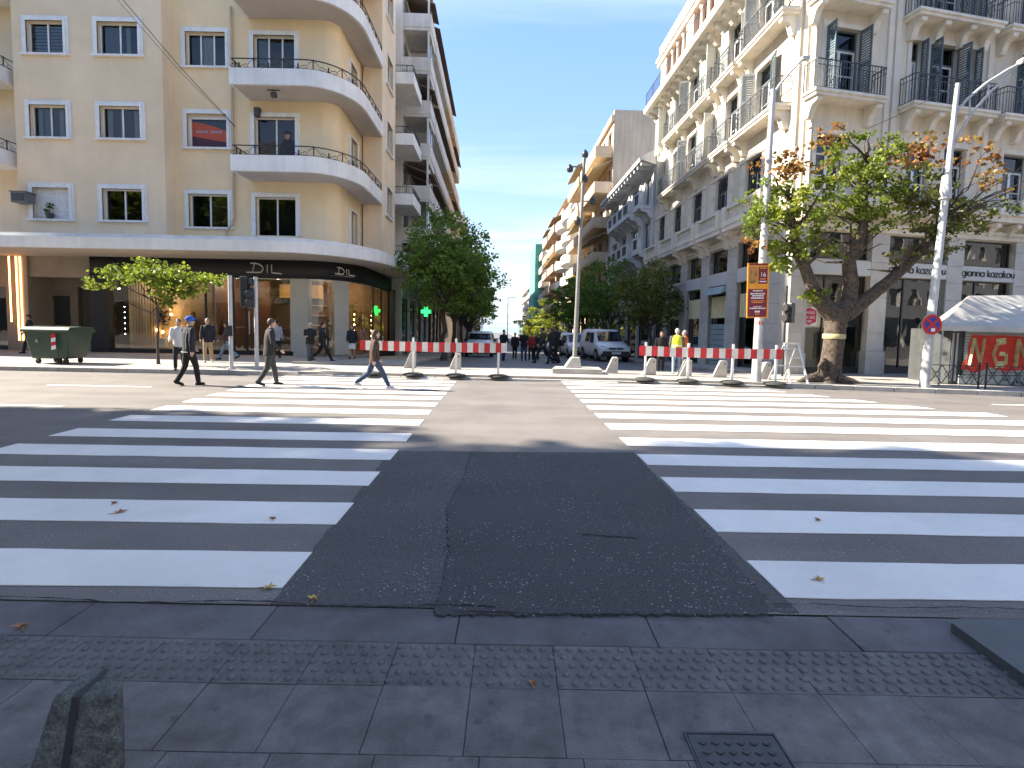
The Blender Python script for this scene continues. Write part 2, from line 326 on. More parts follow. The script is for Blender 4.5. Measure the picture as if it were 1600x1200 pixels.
cr_ = random.Random(4)
def crack(pts, w, name='crack'):
    a = []; b = []
    for i, (x, y) in enumerate(pts): ww = w*cr_.uniform(.25,1.0); a.append((x, y-ww/2)); b.append((x, y+ww/2))
    m = MB()
    for i in range(len(pts)-1): m.quad((*a[i],.0),(*a[i+1],.0),(*b[i+1],.0),(*b[i],.0))
    return m.build(name, CRK, road, (0,0,.0175))
CRK = M('crack_shadow_dirt', (.012,.011,.011), .95)
crack([(-4.2+i*.06, 2.705+.018*math.sin(i*.31)+cr_.gauss(0,.004)) for i in range(70)], .016); crack([(-.3+i*.06, 2.655+.012*math.sin(i*.5)+cr_.gauss(0,.004)) for i in range(30)], .012); crack([(1.5+i*.06, 2.79+.01*math.sin(i*.4)+cr_.gauss(0,.004)) for i in range(42)], .012)
crack([(.55+i*.04, 3.72-.004*i+cr_.gauss(0,.006)) for i in range(11)], .02, 'oil_streak')
# near pavement: slabs, studded tactile slabs and a flush kerb, all laid piece by piece
SLAB = M('grey_pavement_slab', (.185,.175,.166), .62, .26, 9, stain=.36, bump=.8, bscale=130, obj_random=.12, grain=.28, spots=.38)
STUD = M('tactile_slab', (.168,.160,.153), .6, .2, 8, stain=.3, bump=.8, bscale=130, obj_random=.07, grain=.28)
KST = M('flush_kerb_stone', (.150,.145,.150), .66, .2, 6, stain=.36, bump=.8, bscale=110, obj_random=.12, grain=.28, spots=.3)
JOINT = M('joint_sand', (.085,.082,.078), .95, .2, 20)
npv = MB().box(-70,70,-6,2.70,-.12,-.010).build('near_pavement', JOINT, kind='structure')
tw, td = .375, .352
me_s = MB().box(-tw/2+.0018,tw/2-.0018,-td/2+.0018,td/2-.0018,-.03,0).mesh('slab', SLAB)
me_t = MB().box(-tw/2+.002,tw/2-.002,-.148,.148,-.03,0).mesh('tactile_slab', STUD)
dm = MB()
for r_ in range(5):
    for c_ in range(6):
        x = -tw/2 + (c_+.25+(.5 if r_ % 2 else 0))*tw/6; y = -.148 + (r_+.5)*.296/5
        dm.lathe([(.0175,0),(.0165,.006),(.012,.0095),(.0005,.0105)], 8, (x,y,0))
me_d = dm.mesh('studs', STUD)
me_k = MB().box(-.497,.497,-.15,.15,-.05,.002).mesh('kerb_stone', KST)
for i in range(-13, 14):
    x = i*tw + .04
    t = inst(me_t, 'tactile_slab', npv, (x, 2.252, random.uniform(-.0015,.0015))); inst(me_d, 'studs', t)
    for j in range(6):
        o = inst(me_s, 'slab', npv, (x + (.0 if j % 2 == 0 else .06), 2.10-td/2-j*td, random.uniform(-.002,.002))); o.rotation_euler = (random.gauss(0,.003), random.gauss(0,.003), random.gauss(0,.002))
for i in range(-6, 7): inst(me_k, 'kerb_stone', npv, (i*1.0+.25, 2.555, random.uniform(-.002,.002)), bevel=.004)
for s_ in (-1, 1): MB().box(s_*37.6-32.4, s_*37.6+32.4, 0, 2.70, -.05, .0).build('paving', SLAB, npv)
MB().box(-70,70,-6,0,-.05,.0).build('paving', SLAB, npv)

# far pavement, kerbs, the raised platform across the mouth of the side street
fp = MB()
fp.prism([(-70,14.95),(-1.2,14.95),(-1.3,17.7),(-6.9,17.7),(-6.9,26),(-70,26)], -.3, .12)
fp.prism([(-1.2,14.95),(3.2,14.85),(7.4,14.3),(13.2,13.3),(20,12.4),(70,9.5),(70,40),(17.8,19.4),(9.42,17.42),(9.3,17.7),(-1.3,17.7)], -.3, .12)
pav = fp.build('far_pavement', PAVE, kind='structure')
kp = [(-40,14.95),(-1.2,14.95),(3.2,14.85),(7.4,14.3),(13.2,13.3),(20,12.4),(34,11.6)]
for a, b in zip(kp, kp[1:]):
    L = math.hypot(b[0]-a[0], b[1]-a[1]); n = round(L/1.0); an = math.atan2(b[1]-a[1], b[0]-a[0])
    for k in range(n):
        t = (k+.5)/n; h = .045 if -6 < a[0]+(b[0]-a[0])*t < 7 else .128
        MB().box(-L/n/2+.006, L/n/2-.006, -.17, .012, -.2, h).build('kerb_stone', KERB, pav, (a[0]+(b[0]-a[0])*t, a[1]+(b[1]-a[1])*t, 0), an, bevel=.012)
# side street sloping to the sea, with raised pavements
ss = MB(); yy = [17.7,24,32,45,60,85,140,330]
for a, b in zip(yy, yy[1:]):
    ss.quad((sx(-7.2,a),a,street_z(a)),(sx(9.6,a),a,street_z(a)),(sx(9.6,b),b,street_z(b)),(sx(-7.2,b),b,street_z(b)))
sst = ss.build('side_street', A_SIDE, kind='structure')
for x0, x1 in ((-7.6,-3.6),(7.3,9.9)):
    sp = MB()
    for a, b in zip(yy, yy[1:]):
        za, zb = street_z(a)+.1, street_z(b)+.1; p = [(sx(x0,a),a),(sx(x1,a),a),(sx(x1,b),b),(sx(x0,b),b)]
        sp.add([(p[0][0],a,za-.5),(p[1][0],a,za-.5),(p[2][0],b,zb-.5),(p[3][0],b,zb-.5),(p[0][0],a,za),(p[1][0],a,za),(p[2][0],b,zb),(p[3][0],b,zb)],
               [(4,5,6,7),(0,1,5,4),(1,2,6,5),(3,0,4,7)])
    sp.build('side_pavement', PAVE, kind='structure')
# ================================================================== facade helpers
class Fr:
    """A facade frame: x to the right seen from outside, -y outward, z up."""
    def __init__(s, root, ox, oy, ang): s.r = root; s.ox = ox; s.oy = oy; s.a = ang
    def loc(s, x, y, z):
        c, n = math.cos(s.a), math.sin(s.a); L = s.r.location
        return (s.ox + x*c - y*n - L.x, s.oy + x*n + y*c - L.y, z - L.z)
    def put(s, me, name, x=0, y=0, z=0, parent=None, rz=0, **k):
        if isinstance(me, MB): raise TypeError
        return inst(me, name, s.r, s.loc(x,y,z), s.a + rz, **k)
    def mb(s, mb, name, mats, x=0, y=0, z=0, **k): return s.put(mb.mesh(name, mats), name, x, y, z, **k)
def wall(mb, x0, x1, z0, z1, ops, rev=.25, y=0.0, mi=0, mr=None):
    xs = sorted({x0,x1,*[o[0] for o in ops],*[o[1] for o in ops]}); zs = sorted({z0,z1,*[o[2] for o in ops],*[o[3] for o in ops]})
    xs = [x for x in xs if x0 <= x <= x1]; zs = [z for z in zs if z0 <= z <= z1]
    for a, b in zip(xs, xs[1:]):
        for c, d in zip(zs, zs[1:]):
            cx_, cz_ = (a+b)/2, (c+d)/2
            if any(o[0] < cx_ < o[1] and o[2] < cz_ < o[3] for o in ops): continue
            mb.quad((a,y,c),(b,y,c),(b,y,d),(a,y,d), mi)
    mr = mi if mr is None else mr
    for a, b, c, d in ops:
        mb.quad((a,y,c),(a,y,d),(a,y+rev,d),(a,y+rev,c), mr); mb.quad((b,y,d),(b,y,c),(b,y+rev,c),(b,y+rev,d), mr)
        mb.quad((a,y,d),(b,y,d),(b,y+rev,d),(a,y+rev,d), mr); mb.quad((a,y,c),(a,y+rev,c),(b,y+rev,c),(b,y,c), mr)
    return mb
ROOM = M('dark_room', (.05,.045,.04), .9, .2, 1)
FRAME_W = M('white_window_frame', (.72,.72,.70), .45, .05, 8)
SURR = M('white_plaster_surround', (.80,.79,.77), .7, .07, 5, streak=.12, bump=.1)
CURT = M('pale_curtain', (.85,.86,.85), .9, .1, 3)
CURT2 = M('grey_curtain', (.38,.41,.43), .9, .1, 3)
IRON = M('black_iron', (.02,.02,.022), .5, .1, 10)
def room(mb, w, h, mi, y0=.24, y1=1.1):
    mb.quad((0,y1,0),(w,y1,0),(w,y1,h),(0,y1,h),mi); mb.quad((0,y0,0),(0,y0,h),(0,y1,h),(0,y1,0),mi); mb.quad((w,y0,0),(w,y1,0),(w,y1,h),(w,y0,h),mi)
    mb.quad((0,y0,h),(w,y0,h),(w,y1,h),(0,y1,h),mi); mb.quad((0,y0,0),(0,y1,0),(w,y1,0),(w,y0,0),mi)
def curtain(mb, x0, x1, z0, z1, y=.24, mi=0, pl=.06):
    n = max(2, int((x1-x0)/pl)); 
    for i in range(n):
        a = x0+(x1-x0)*i/n; b = x0+(x1-x0)*(i+1)/n; ya = y+.03*(i % 2); yb = y+.03*((i+1) % 2)
        mb.quad((a,ya,z0),(b,yb,z0),(b,yb,z1),(a,ya,z1),mi)
def window(fr, x, z, w, h, panes=2, surround=.19, curt=(), depth=.13, fm=None, sill=True, blind=None, gm=None, room_on=True, frame=.05, name='window', sm=None, stripes=False):
    """window part with panes, curtains and sill as sub-parts; origin at the opening's lower left corner"""
    fm = fm or FRAME_W; m = MB()
    if surround:
        s = surround
        for k, (i, o, pr) in enumerate(((0, s, .045), (0, s*.55, .075))):
            m.box(-o,0,-pr,.0,-.0 if k else 0,h+o,1); m.box(w,w+o,-pr,.0,0,h+o,1); m.box(0,w,-pr,.0,h,h+o,1)
    f = frame; d = depth
    m.box(0,f,d,d+.07,0,h,0); m.box(w-f,w,d,d+.07,0,h,0); m.box(f,w-f,d,d+.07,0,f,0); m.box(f,w-f,d,d+.07,h-f,h,0)
    for i in range(1, panes): m.box(w*i/panes-f*.6, w*i/panes+f*.6, d-.005, d+.075, f, h-f, 0)
    o = fr.put(m.mesh(name, [fm, sm or SURR]), name, x, 0, z)
    for i in range(panes):
        a = w*i/panes + f*.5; b = w*(i+1)/panes - f*.5
        MB().quad((a,d+.03,f),(b,d+.03,f),(b,d+.03,h-f),(a,d+.03,h-f)).build('pane', gm or G_WIN, o)
    if room_on:
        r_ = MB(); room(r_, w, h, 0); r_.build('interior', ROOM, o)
    for c in curt:
        cm = MB(); curtain(cm, c[0]*w, c[1]*w, c[2]*h if len(c) > 4 else .04, (c[3]*h if len(c) > 4 else h-.05)); cm.build('curtain', c[-1], o)
    if blind is not None:
        bm = MB(); n = max(3, int(h*blind[0]/.055))
        for i in range(n):
            zt = h - .04 - i*h*blind[0]/n; bm.box(f, w-f, d-.03, d-.012, zt-h*blind[0]/n*.86, zt, 0)
        bm.build('roller_shutter', blind[1], o)
    if sill: MB().box(-surround-.04, w+surround+.04, -.12, depth, -.07, 0).build('sill', sm or SURR, o)
    return o
def rail_iron(path, z0, z1, step=.12, posts=1.0, orn=False, thick=.014, mid=None):
    """iron railing along an xy path: rails, balusters or scrolls, posts"""
    m = MB()
    for a, b in zip(path, path[1:]):
        m.bar((*a,z1),(*b,z1), thick*2.2, thick*2.2); m.bar((*a,z0+.05),(*b,z0+.05), thick*1.5, thick*1.5)
        if mid: m.bar((*a,mid),(*b,mid), thick*1.3, thick*1.3)
    def walk(st):
        acc = 0.0; out = []
        for a, b in zip(path, path[1:]):
            L = math.hypot(b[0]-a[0], b[1]-a[1]); 
            while acc <= L: out.append((a[0]+(b[0]-a[0])*acc/L, a[1]+(b[1]-a[1])*acc/L, (b[0]-a[0])/L, (b[1]-a[1])/L)); acc += st
            acc -= L
        return out
    for p in walk(posts): m.bar((p[0],p[1],z0),(p[0],p[1],z1+.03), thick*2.2)
    if orn:
        h = z1-z0
        for i, p in enumerate(walk(posts/2)):
            if i % 2:    # leaf ornament between posts
                for sg in (-1, 1):
                    pts = [(p[0]+p[2]*sg*r, p[1]+p[3]*sg*r, z0+h*q) for r, q in ((.0,.1),(.10,.35),(.26,.5),(.36,.32),(.28,.15),(.18,.22))]
                    m.tube(pts, thick*.75, 4, cap=False)
                m.bar((p[0],p[1],z0+.04),(p[0],p[1],z0+h*.62), thick*3)
            else:
                for sg in (-1, 1): m.tube([(p[0]+p[2]*sg*r, p[1]+p[3]*sg*r, z0+h*q) for r, q in ((.02,.9),(.14,.72),(.22,.5))], thick*.7, 4, cap=False)
    else:
        for p in walk(step): m.bar((p[0],p[1],z0+.05),(p[0],p[1],z1), thick)
    return m
def arc(cx_, cy_, rx, ry, a0, a1, n=10): return [(cx_+rx*math.cos(R(a0+(a1-a0)*i/n)), cy_+ry*math.sin(R(a0+(a1-a0)*i/n))) for i in range(n+1)]

# ================================================================== corner building with the curved canopy (left)
CREAM = M('cream_plaster', (.84,.665,.46), .85, .06, .8, stain=.10, streak=.03, bump=.15, bscale=60)
CREAM2 = M('yellow_cream_plaster', (.86,.665,.415), .85, .06, .8, stain=.08, streak=.03, bump=.15, bscale=60)
WHITE = M('white_canopy_render', (.84,.82,.785), .75, .06, 1.2, stain=.10, streak=.12, bump=.08)
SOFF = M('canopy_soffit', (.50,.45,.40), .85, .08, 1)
BLACKF = M('black_fascia', (.012,.012,.014), .65, .15, 6)
LB = empty('corner_apartment_building', (-14, 22, 0), 'cream apartment block with curved white balconies above a black-fronted corner shop', 'building')
F0 = Fr(LB, 0, 0, 0)
H_L = 20.4; FLH = 3.3
m = MB(); ops = []
for fl in range(5):
    dz = (fl-2)*FLH
    for x0, x1, za, zb in ((-19.83,-18.33,12.22,13.50),(-16.96,-15.32,12.22,13.50)): ops.append((x0,x1,za+dz,zb+dz))
wall(m, -20.45, -14.38, 4.6, H_L, ops, .3, 21.5)
m.quad((-14.38,21.5,4.6),(-14.38,22.1,4.6),(-14.38,22.1,H_L),(-14.38,21.5,H_L)); m.quad((-20.45,22.1,4.6),(-20.45,21.5,4.6),(-20.45,21.5,H_L),(-20.45,22.1,H_L))
F0.mb(m, 'bay_wall', CREAM)
m = MB(); ops2 = []
for fl in range(5):
    dz = (fl-2)*FLH
    ops2.append((-13.78,-12.12,12.12+dz,13.50+dz))
    ops2.append((-10.95,-9.25,(11.15 if fl else 11.8)+dz,13.42+dz))
wall(m, -14.38, -8.1, 4.6, H_L, ops2, .3, 22.1)
cv = arc(-8.1,22.7,.6,.6,-90,0,8)
for a, b in zip(cv, cv[1:]): m.add([(*a,4.6),(*b,4.6),(*b,H_L),(*a,H_L)], [(0,1,2,3)], 0, True)
F0.mb(m, 'front_wall', CREAM2)
# left recess beyond the bay
m = MB(); wall(m, -34, -20.45, 4.6, H_L, [(-24,-21.9,z,z+2.2) for z in (5.0,8.3,11.6,14.9)], .3, 22.1); F0.mb(m, 'recessed_wall', CREAM)
for z in (5.0,8.3,11.6,14.9): window(F0, -24, z, 2.1, 2.2, 2, .0, sill=False).location.y += 22.1
# side wall on the small street, the projecting side bay
FS = Fr(LB, -7.5, 22.7, PI/2 + .031)
m = MB(); wall(m, 0, 3.35, 4.6, H_L, [(1.2,2.25,(5.2 if k == 0 else 4.75)+k*FLH,6.75+k*FLH) for k in range(5)], .25); FS.mb(m, 'side_wall', CREAM2)
for k in range(5): window(FS, 1.2, (5.2 if k == 0 else 4.75)+k*FLH, 1.05, (1.55 if k == 0 else 2.0), 1, .13, curt=((0,.4,CURT),))
m = MB().quad((-7.55,26,4.6),(-6.6,26,4.6),(-6.6,26,H_L),(-7.55,26,H_L)); F0.mb(m, 'bay_return', CREAM)
FB = Fr(LB, -6.6, 26.0, PI/2 + .031)
bw = [7.2+k*FLH for k in range(-1, 4)]
m = MB(); wall(m, 0, 3.3, 4.6, H_L, [(.9,2.3,z,z+1.45) for z in bw if z > 4.7], .22); m.quad((3.3,0,4.6),(3.3,1.2,4.6),(3.3,1.2,H_L),(3.3,0,H_L))
wall(m, 3.3, 6.6, 4.6, H_L, [(4.0,5.6,5.6+k*FLH-.3,7.9+k*FLH-.3) for k in range(-0, 4)], .25, .9); FB.mb(m, 'side_bay_wall', CREAM)
for z in bw:
    if z > 4.7: window(FB, .9, z, 1.4, 1.45, 2, .1, curt=((0,.3,CURT2),))
for k in range(4):
    o = window(FB, 4.0, 5.3+k*FLH, 1.6, 2.3, 2, .08, sill=False, curt=((.1,.6,CURT),)); o.location = FB.loc(4.0,.9,5.3+k*FLH)
    z = 5.0+k*FLH; sb = MB().box(3.35,6.3,-1.0,.9,z,z+.18); sb.box(3.35,6.3,-1.0,-.9,z+.18,z+.62); sb.box(3.35,3.45,-.9,.9,z+.18,z+.62); sb.box(6.2,6.3,-.9,.9,z+.18,z+.62)
    b = FB.mb(sb, 'small_balcony', WHITE); rail_iron([(3.4,.8),(3.4,-.95),(6.25,-.95),(6.25,.8)], z+.6, z+1.0, .13, 1.4).build('railing', IRON, b)
# body and roof
m = MB().prism([(-34,23.4),(-8.9,23.4),(-8.9,27.3),(-7.9,27.3),(-8.1,32.6),(-34,32.6)], 4.4, H_L-.1); m.prism([(-34,22.0),(-14.2,22.0),(-8.2,22.1),(-7.5,22.8),(-7.5,26),(-6.6,26),(-6.8,29.4),(-8,32.6),(-34,32.6)], H_L-.1, H_L+.5)
F0.mb(m, 'roof_and_core', CREAM)
# windows of the bay and front, floor by floor as seen
cu = [((.03,.16,CURT),(.45,.6,CURT),(.86,.97,CURT)), ((.04,.14,CURT),(.3,.4,CURT),(.6,.7,CURT))]
STRIPEC = M('striped_blind', (.52,.53,.54), .8, .1, 3)
for fl in range(5):
    dz = (fl-2)*FLH; z = 12.22+dz
    for c, (x0, w) in enumerate(((-19.83,1.5),(-16.96,1.64))):
        kw = {}
        if fl == 2 and c == 0:
            o = window(F0, x0, z, w, 1.28, 2)
            for k in range(9): MB().box(.06,w-.06,.215,.225,.06+k*.13,.14+k*.13).build('curtain', STRIPEC, o)
        elif fl == 2: o = window(F0, x0, z, w, 1.28, 2, curt=((.06,.45,CURT2),(.6,.7,CURT)))
        elif fl == 1: o = window(F0, x0, z, w, 1.28, 2, curt=((.06,.18,CURT),(.26,.4,CURT2),(.44,.5,CURT),(.66,.78,CURT),(.86,.97,CURT2)) if c == 0 else ((.06,.18,CURT),(.40,.5,CURT),(.74,.84,CURT)))
        elif fl == 0 and c == 0: o = window(F0, x0, z, w, 1.28, 1, blind=(1.0, SURR))
        else: o = window(F0, x0, z, w, 1.28, 2)
        o.location.y += 21.5
    z = 12.12+dz
    if fl == 1:
        o = window(F0, -13.78, z, 1.66, 1.38, 1, frame=.09)
        MB().box(.09,1.57,.10,.125,1.2,1.30).build('blind_box', FRAME_W, o)
        RED = M('red_poster', (.46,.07,.03), .5, .1, 3); MAR = M('dark_maroon_poster', (.06,.012,.03), .5, .1, 3); GREYP = M('grey_film', (.25,.28,.32), .4)
        MB().quad((.09,.155,.09),(1.57,.155,.09),(1.57,.155,.28),(.09,.155,.52)).build('poster_lower', MAR, o)
        pm = MB().add([(.09,.152,.52),(1.57,.152,.28),(1.57,.152,.74),(1.1,.152,.92),(.5,.152,1.05),(.09,.152,1.1)], [(0,1,2,3,4,5)]); pm.build('poster', RED, o)
        [MB().box(.28+.1*k,.28+.1*k+.07,.147,.15,.66,.76).build('poster_letter', GREYP, o) for k in range(11) if k != 5]
    elif fl == 2: o = window(F0, -13.78, z, 1.66, 1.38, 3, curt=((.35,.62,CURT),))
    else: o = window(F0, -13.78, z, 1.66, 1.38, 2)
    o.location.y += 22.1
    zz = (11.15 if fl else 11.8)+dz; hh = 13.42+dz-zz
    o = window(F0, -10.95, zz, 1.7, hh, 3 if fl == 2 else 2, sill=False, curt=((.04,.3,CURT2),) if fl == 2 else ())
    o.location.y += 22.1
    if fl == 1:      # office window with a printed standing figure in a dark suit and a red strip
        SUIT = M('printed_dark_suit', (.02,.022,.035), .6); SKINP = M('printed_skin', (.35,.2,.14), .6)
        MB().add([(.95,.128,.3),(1.62,.128,.3),(1.62,.128,1.22),(1.48,.128,1.40),(1.18,.128,1.40),(1.0,.128,1.22)], [(0,1,2,3,4,5)]).build('printed_figure', SUIT, o)
        MB().add([(1.17+.15*math.cos(a*PI/6)*.85+.13,.124,1.58+.17*math.sin(a*PI/6)) for a in range(12)], [tuple(range(12))]).build('printed_head', SKINP, o)
        MB().add([(1.3+.15*math.cos(a*PI/8)*.95,.120,1.64+.14*math.sin(a*PI/8)) for a in range(9)], [tuple(range(9))]).build('printed_hair', SUIT, o)
        MB().quad((.08,.155,.06),(.8,.155,.06),(.8,.155,.62),(.08,.155,.5)).build('poster', RED, o)
# curved balconies on floors 1-3 and above
def balc_path(off=0.0):
    return [(-11.2+off,22.1),(-11.2+off,20.6+off),(-8.6,20.6+off)] + [(x,y) for x, y in arc(-8.4,22.9,1.9-off,2.3-off,-84,0,12)] + [(-6.52-off,24.3),(-6.55-off,26.0)]
for k in range(1, 5):
    z = 7.48+(k-1)*FLH
    out = balc_path(); inn = balc_path(.14)
    poly = out + [(-7.5,26),(-7.5,22.7),(-8.1,22.1)]
    b = F0.mb(MB().prism(poly, z, z+.2, 0), 'curved_balcony', WHITE)
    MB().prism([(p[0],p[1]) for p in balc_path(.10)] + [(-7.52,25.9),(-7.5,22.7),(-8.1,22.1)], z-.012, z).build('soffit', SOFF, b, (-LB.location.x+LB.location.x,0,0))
    pw = MB(); n = len(out)
    for i in range(n-1):
        a, c, d, e = out[i], out[i+1], inn[i+1], inn[i]
        pw.add([(*a,z+.2),(*c,z+.2),(*c,z+.62),(*a,z+.62),(*e,z+.2),(*d,z+.2),(*d,z+.62),(*e,z+.62)], [(0,1,2,3),(5,4,7,6)], 0, True); pw.add([(*a,z+.62),(*c,z+.62),(*d,z+.62),(*e,z+.62)], [(0,1,2,3)])
    pw.build('parapet', WHITE, b)
    rail_iron(balc_path(.07), z+.6, z+1.0, .12, 1.15, orn=True, thick=.016).build('railing', IRON, b)
for k in range(3):    # ends of balconies at the left edge
    z = 7.75+(k-0)*FLH; b = F0.mb(MB().box(-26,-20.75,20.6,22.1,z,z+.2), 'end_balcony', WHITE)
    MB().box(-26,-20.75,20.6,20.72,z+.2,z+.6).box(-20.87,-20.75,20.72,22.1,z+.2,z+.6).build('parapet', WHITE, b)
    rail_iron([(-26,20.66),(-20.81,20.66),(-20.81,22.0)], z+.6, z+1.0, .12, 1.0, orn=True).build('railing', IRON, b)
# canopy
def can_path(o=0.0): return [(-40,19.5+o)] + [(-9.2,19.5+o)] + arc(-9.2,24.1,3.75-o,4.6-o,-88,0,16) + [(-5.5-o,26.5),(-5.62-o,30)]
m = MB(); m.prism(can_path() + [(-9.5,30),(-9.5,23.2),(-40,23.2)], 4.2, 4.62, 0); cn = F0.mb(m, 'canopy', WHITE)
MB().prism(can_path(.22) + [(-7.6,30),(-7.6,22.8),(-8.1,22.2),(-40,22.2)], 4.62, 4.78).build('canopy_moulding', WHITE, cn)
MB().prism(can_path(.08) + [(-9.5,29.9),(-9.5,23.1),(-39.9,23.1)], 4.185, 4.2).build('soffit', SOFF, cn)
# fittings on the wall
FIT = M('dark_fitting', (.05,.05,.055), .5); PIPE = M('cream_drainpipe', (.52,.42,.30), .6)
F0.mb(MB().tube([(-11.85,22.02,14.5),(-11.85,22.02,5.9),(-11.95,22.0,5.6),(-12.15,21.95,5.35),(-12.15,21.95,4.8)], .05, 8), 'drainpipe', PIPE)
F0.mb(MB().tube([(-7.6,25.75,14.5),(-7.6,25.75,4.8)], .05, 8), 'drainpipe', PIPE)
F0.mb(MB().box(-9.75,-9.55,20.95,21.1,10.48,10.66).bar((-9.9,21.0,10.74),(-9.4,21.0,10.74),.03).bar((-9.65,21,10.66),(-9.65,21,10.78),.03), 'floodlight', FIT)
F0.mb(MB().box(-10.9,-10.68,21.9,22.1,10.1,10.45), 'meter_box', FIT)
ACW = M('air_conditioner_casing', (.16,.16,.16), .5); ac = F0.mb(MB().box(-20.35,-19.75,21.05,21.5,6.2,6.6).extr([(21.05,6.6),(21.5,6.6),(21.5,6.64),(21.0,6.64)],-20.4,-19.7), 'air_conditioner', ACW)
MB().box(-20.3,-20.05,21.03,21.06,6.25,6.55).box(-20.0,-19.8,21.03,21.06,6.25,6.55).build('grille', FIT, ac)
# ---- shop front at street level: black fascia and piers, glazing, lit interior
BS = M('shop_cream_column', (.44,.42,.36), .6, .06, 1.5); TAN = M('tan_display_panel', (.42,.30,.175), .7, .08, 2); WOOD = M('dark_brown_wood', (.10,.05,.028), .5, .25, 4); DARKW = M('shop_dark', (.05,.045,.04), .7)
shop_path = [(-18.0,21.95),(-9.0,21.95)] + arc(-9.0,24.4,2.15,2.45,-88,0,12) + [(-6.95,29.6)]
m = MB().band(shop_path, [(0,3.42),(.25,3.42),(.25,4.19),(0,4.19)], 0, sm=True); fas = F0.mb(m, 'shop_fascia', BLACKF)
F0.mb(MB().box(-18.05,-17.25,21.95,22.2,.1,3.44), 'black_pier', BLACKF); F0.mb(MB().box(-7.1,-6.75,29.2,29.7,-1.5,3.5), 'black_pier', BLACKF)
SILV = M('silver_letters', (.62,.61,.58), .35, .03, 5, metal=.6)
dl = MB()   # lettering of the shop: D with a long foot, I, L with a long foot
def stroke(mb, pts, w=.05, d=.03):
    for a, b in zip(pts, pts[1:]): mb.bar((a[0],0,a[1]),(b[0],0,b[1]), d, w)
dpts = [(.30,.02),(.30,.40)]; 
stroke(dl, [(-.0,.02),(.62,.02)]); stroke(dl, [(.26,.05),(.34,.40)]); stroke(dl, [(.16,.40),(.34,.41),(.52,.37),(.66,.28),(.70,.18),(.66,.08),(.58,.02)])
stroke(dl, [(.88,.0),(.88,.36)]); stroke(dl, [(1.06,.36),(1.06,.02),(1.5,-.02)])
inst(dl.mesh('shop_lettering', SILV), 'shop_lettering', fas, (-11.3,21.92,3.62))
o = inst(dl.mesh('shop_lettering', SILV), 'shop_lettering', fas, (-7.63,22.14,3.66), R(47)); o.scale = (.62,.62,.72)
F0.mb(MB().band([(-17.2,22.08),(-9.0,22.08)] + arc(-9.0,24.4,2.03,2.33,-88,0,12) + [(-7.07,29.3)], [(0,3.38),(.04,3.38),(.04,3.42),(0,3.42)]), 'light_trim', SILV)
# glazing pieces along the front and the curve, columns between
def col_at(x0, x1): F0.mb(MB().box(x0, x1, 22.0, 22.45, .1, 3.42), 'shop_column', BS)
col_at(-9.5,-8.75)
F0.mb(MB().prism(arc(-9.0,24.4,2.1,2.4,-54,-36,4) + arc(-9.0,24.4,1.75,2.05,-36,-54,4), .05, 3.42), 'shop_column', BS)
pg = MB().quad((-17.25,22.1,.3),(-13.2,22.1,.3),(-13.2,22.1,3.4),(-17.25,22.1,3.4)); F0.mb(pg, 'shop_pane', G_SHOP)
F0.mb(MB().quad((-13.1,22.1,.3),(-12.0,22.1,.3),(-12.0,22.1,3.4),(-13.1,22.1,3.4)), 'shop_pane', G_SHOP)
F0.mb(MB().quad((-11.9,22.1,.3),(-9.5,22.1,.3),(-9.5,22.1,3.4),(-11.9,22.1,3.4)), 'shop_pane', G_SHOP)
for x in (-13.2,-12.0,-11.45): F0.mb(MB().box(x,x+.07,22.06,22.14,.2,3.42), 'mullion', BLACKF)
F0.mb(MB().bar((-11.25,21.98,1.0),(-11.25,21.98,2.0),.03), 'door_handle', SILV)
def curve_pane(a0, a1):
    p = arc(-9.0,24.4,2.0,2.3,a0,a1,5); mm = MB()
    for a, b in zip(p, p[1:]): mm.add([(*a,.1),(*b,.1),(*b,3.4),(*a,3.4)], [(0,1,2,3)], 0, True)
    F0.mb(mm, 'shop_pane', G_SHOP)
curve_pane(-84,-54); curve_pane(-36,0)
for y0, y1 in ((24.4,25.9),(26.0,27.5),(27.6,29.2)):
    F0.mb(MB().quad((-7.02,y0,0),(-7.02,y1,0),(-7.02,y1,3.4),(-7.02,y0,3.4)), 'shop_pane', G_SHOP); F0.mb(MB().box(-7.05,-6.98,y1,y1+.07,-.4,3.42), 'mullion', BLACKF)
F0.mb(MB().box(-17.3,-9.4,22.0,22.3,.0,.3).band(arc(-9.0,24.4,2.0,2.3,-88,0,10)+[(-7.0,29.3)], [(-.05,-1),(.15,-1),(.15,.1),(-.05,.1)]), 'shop_plinth', BLACKF)
# inside the shop
ins = MB().quad((-18,26.2,0),(-7.2,26.2,0),(-7.2,26.2,4.2),(-18,26.2,4.2),0).quad((-18,22.2,.15),(-7.1,22.2,.15),(-7.1,29.5,.15),(-18,29.5,.15),1).quad((-18,22.2,3.6),(-18,29.5,3.6),(-7.1,29.5,3.6),(-7.1,22.2,3.6),2)
ins.quad((-18,22.2,0),(-18,26.2,0),(-18,26.2,3.7),(-18,22.2,3.7),0).quad((-7.1,29.6,-.5),(-10,29.6,-.5),(-10,29.6,3.7),(-7.1,29.6,3.7),0)
F0.mb(ins, 'shop_interior', [M('shop_wall', (.22,.14,.085), .8, .2, 1.5), M('shop_floor', (.20,.17,.14), .3), M('shop_ceiling', (.5,.47,.42), .8)])
F0.mb(MB().box(-17.15,-13.3,23.0,23.1,.2,3.4), 'display_backdrop', TAN); 
cm = MB(); curtain(cm, -17.0,-15.6,.35,3.3,22.8); F0.mb(cm, 'display_curtain', M('tan_curtain', (.46,.34,.21), .9, .1, 3))
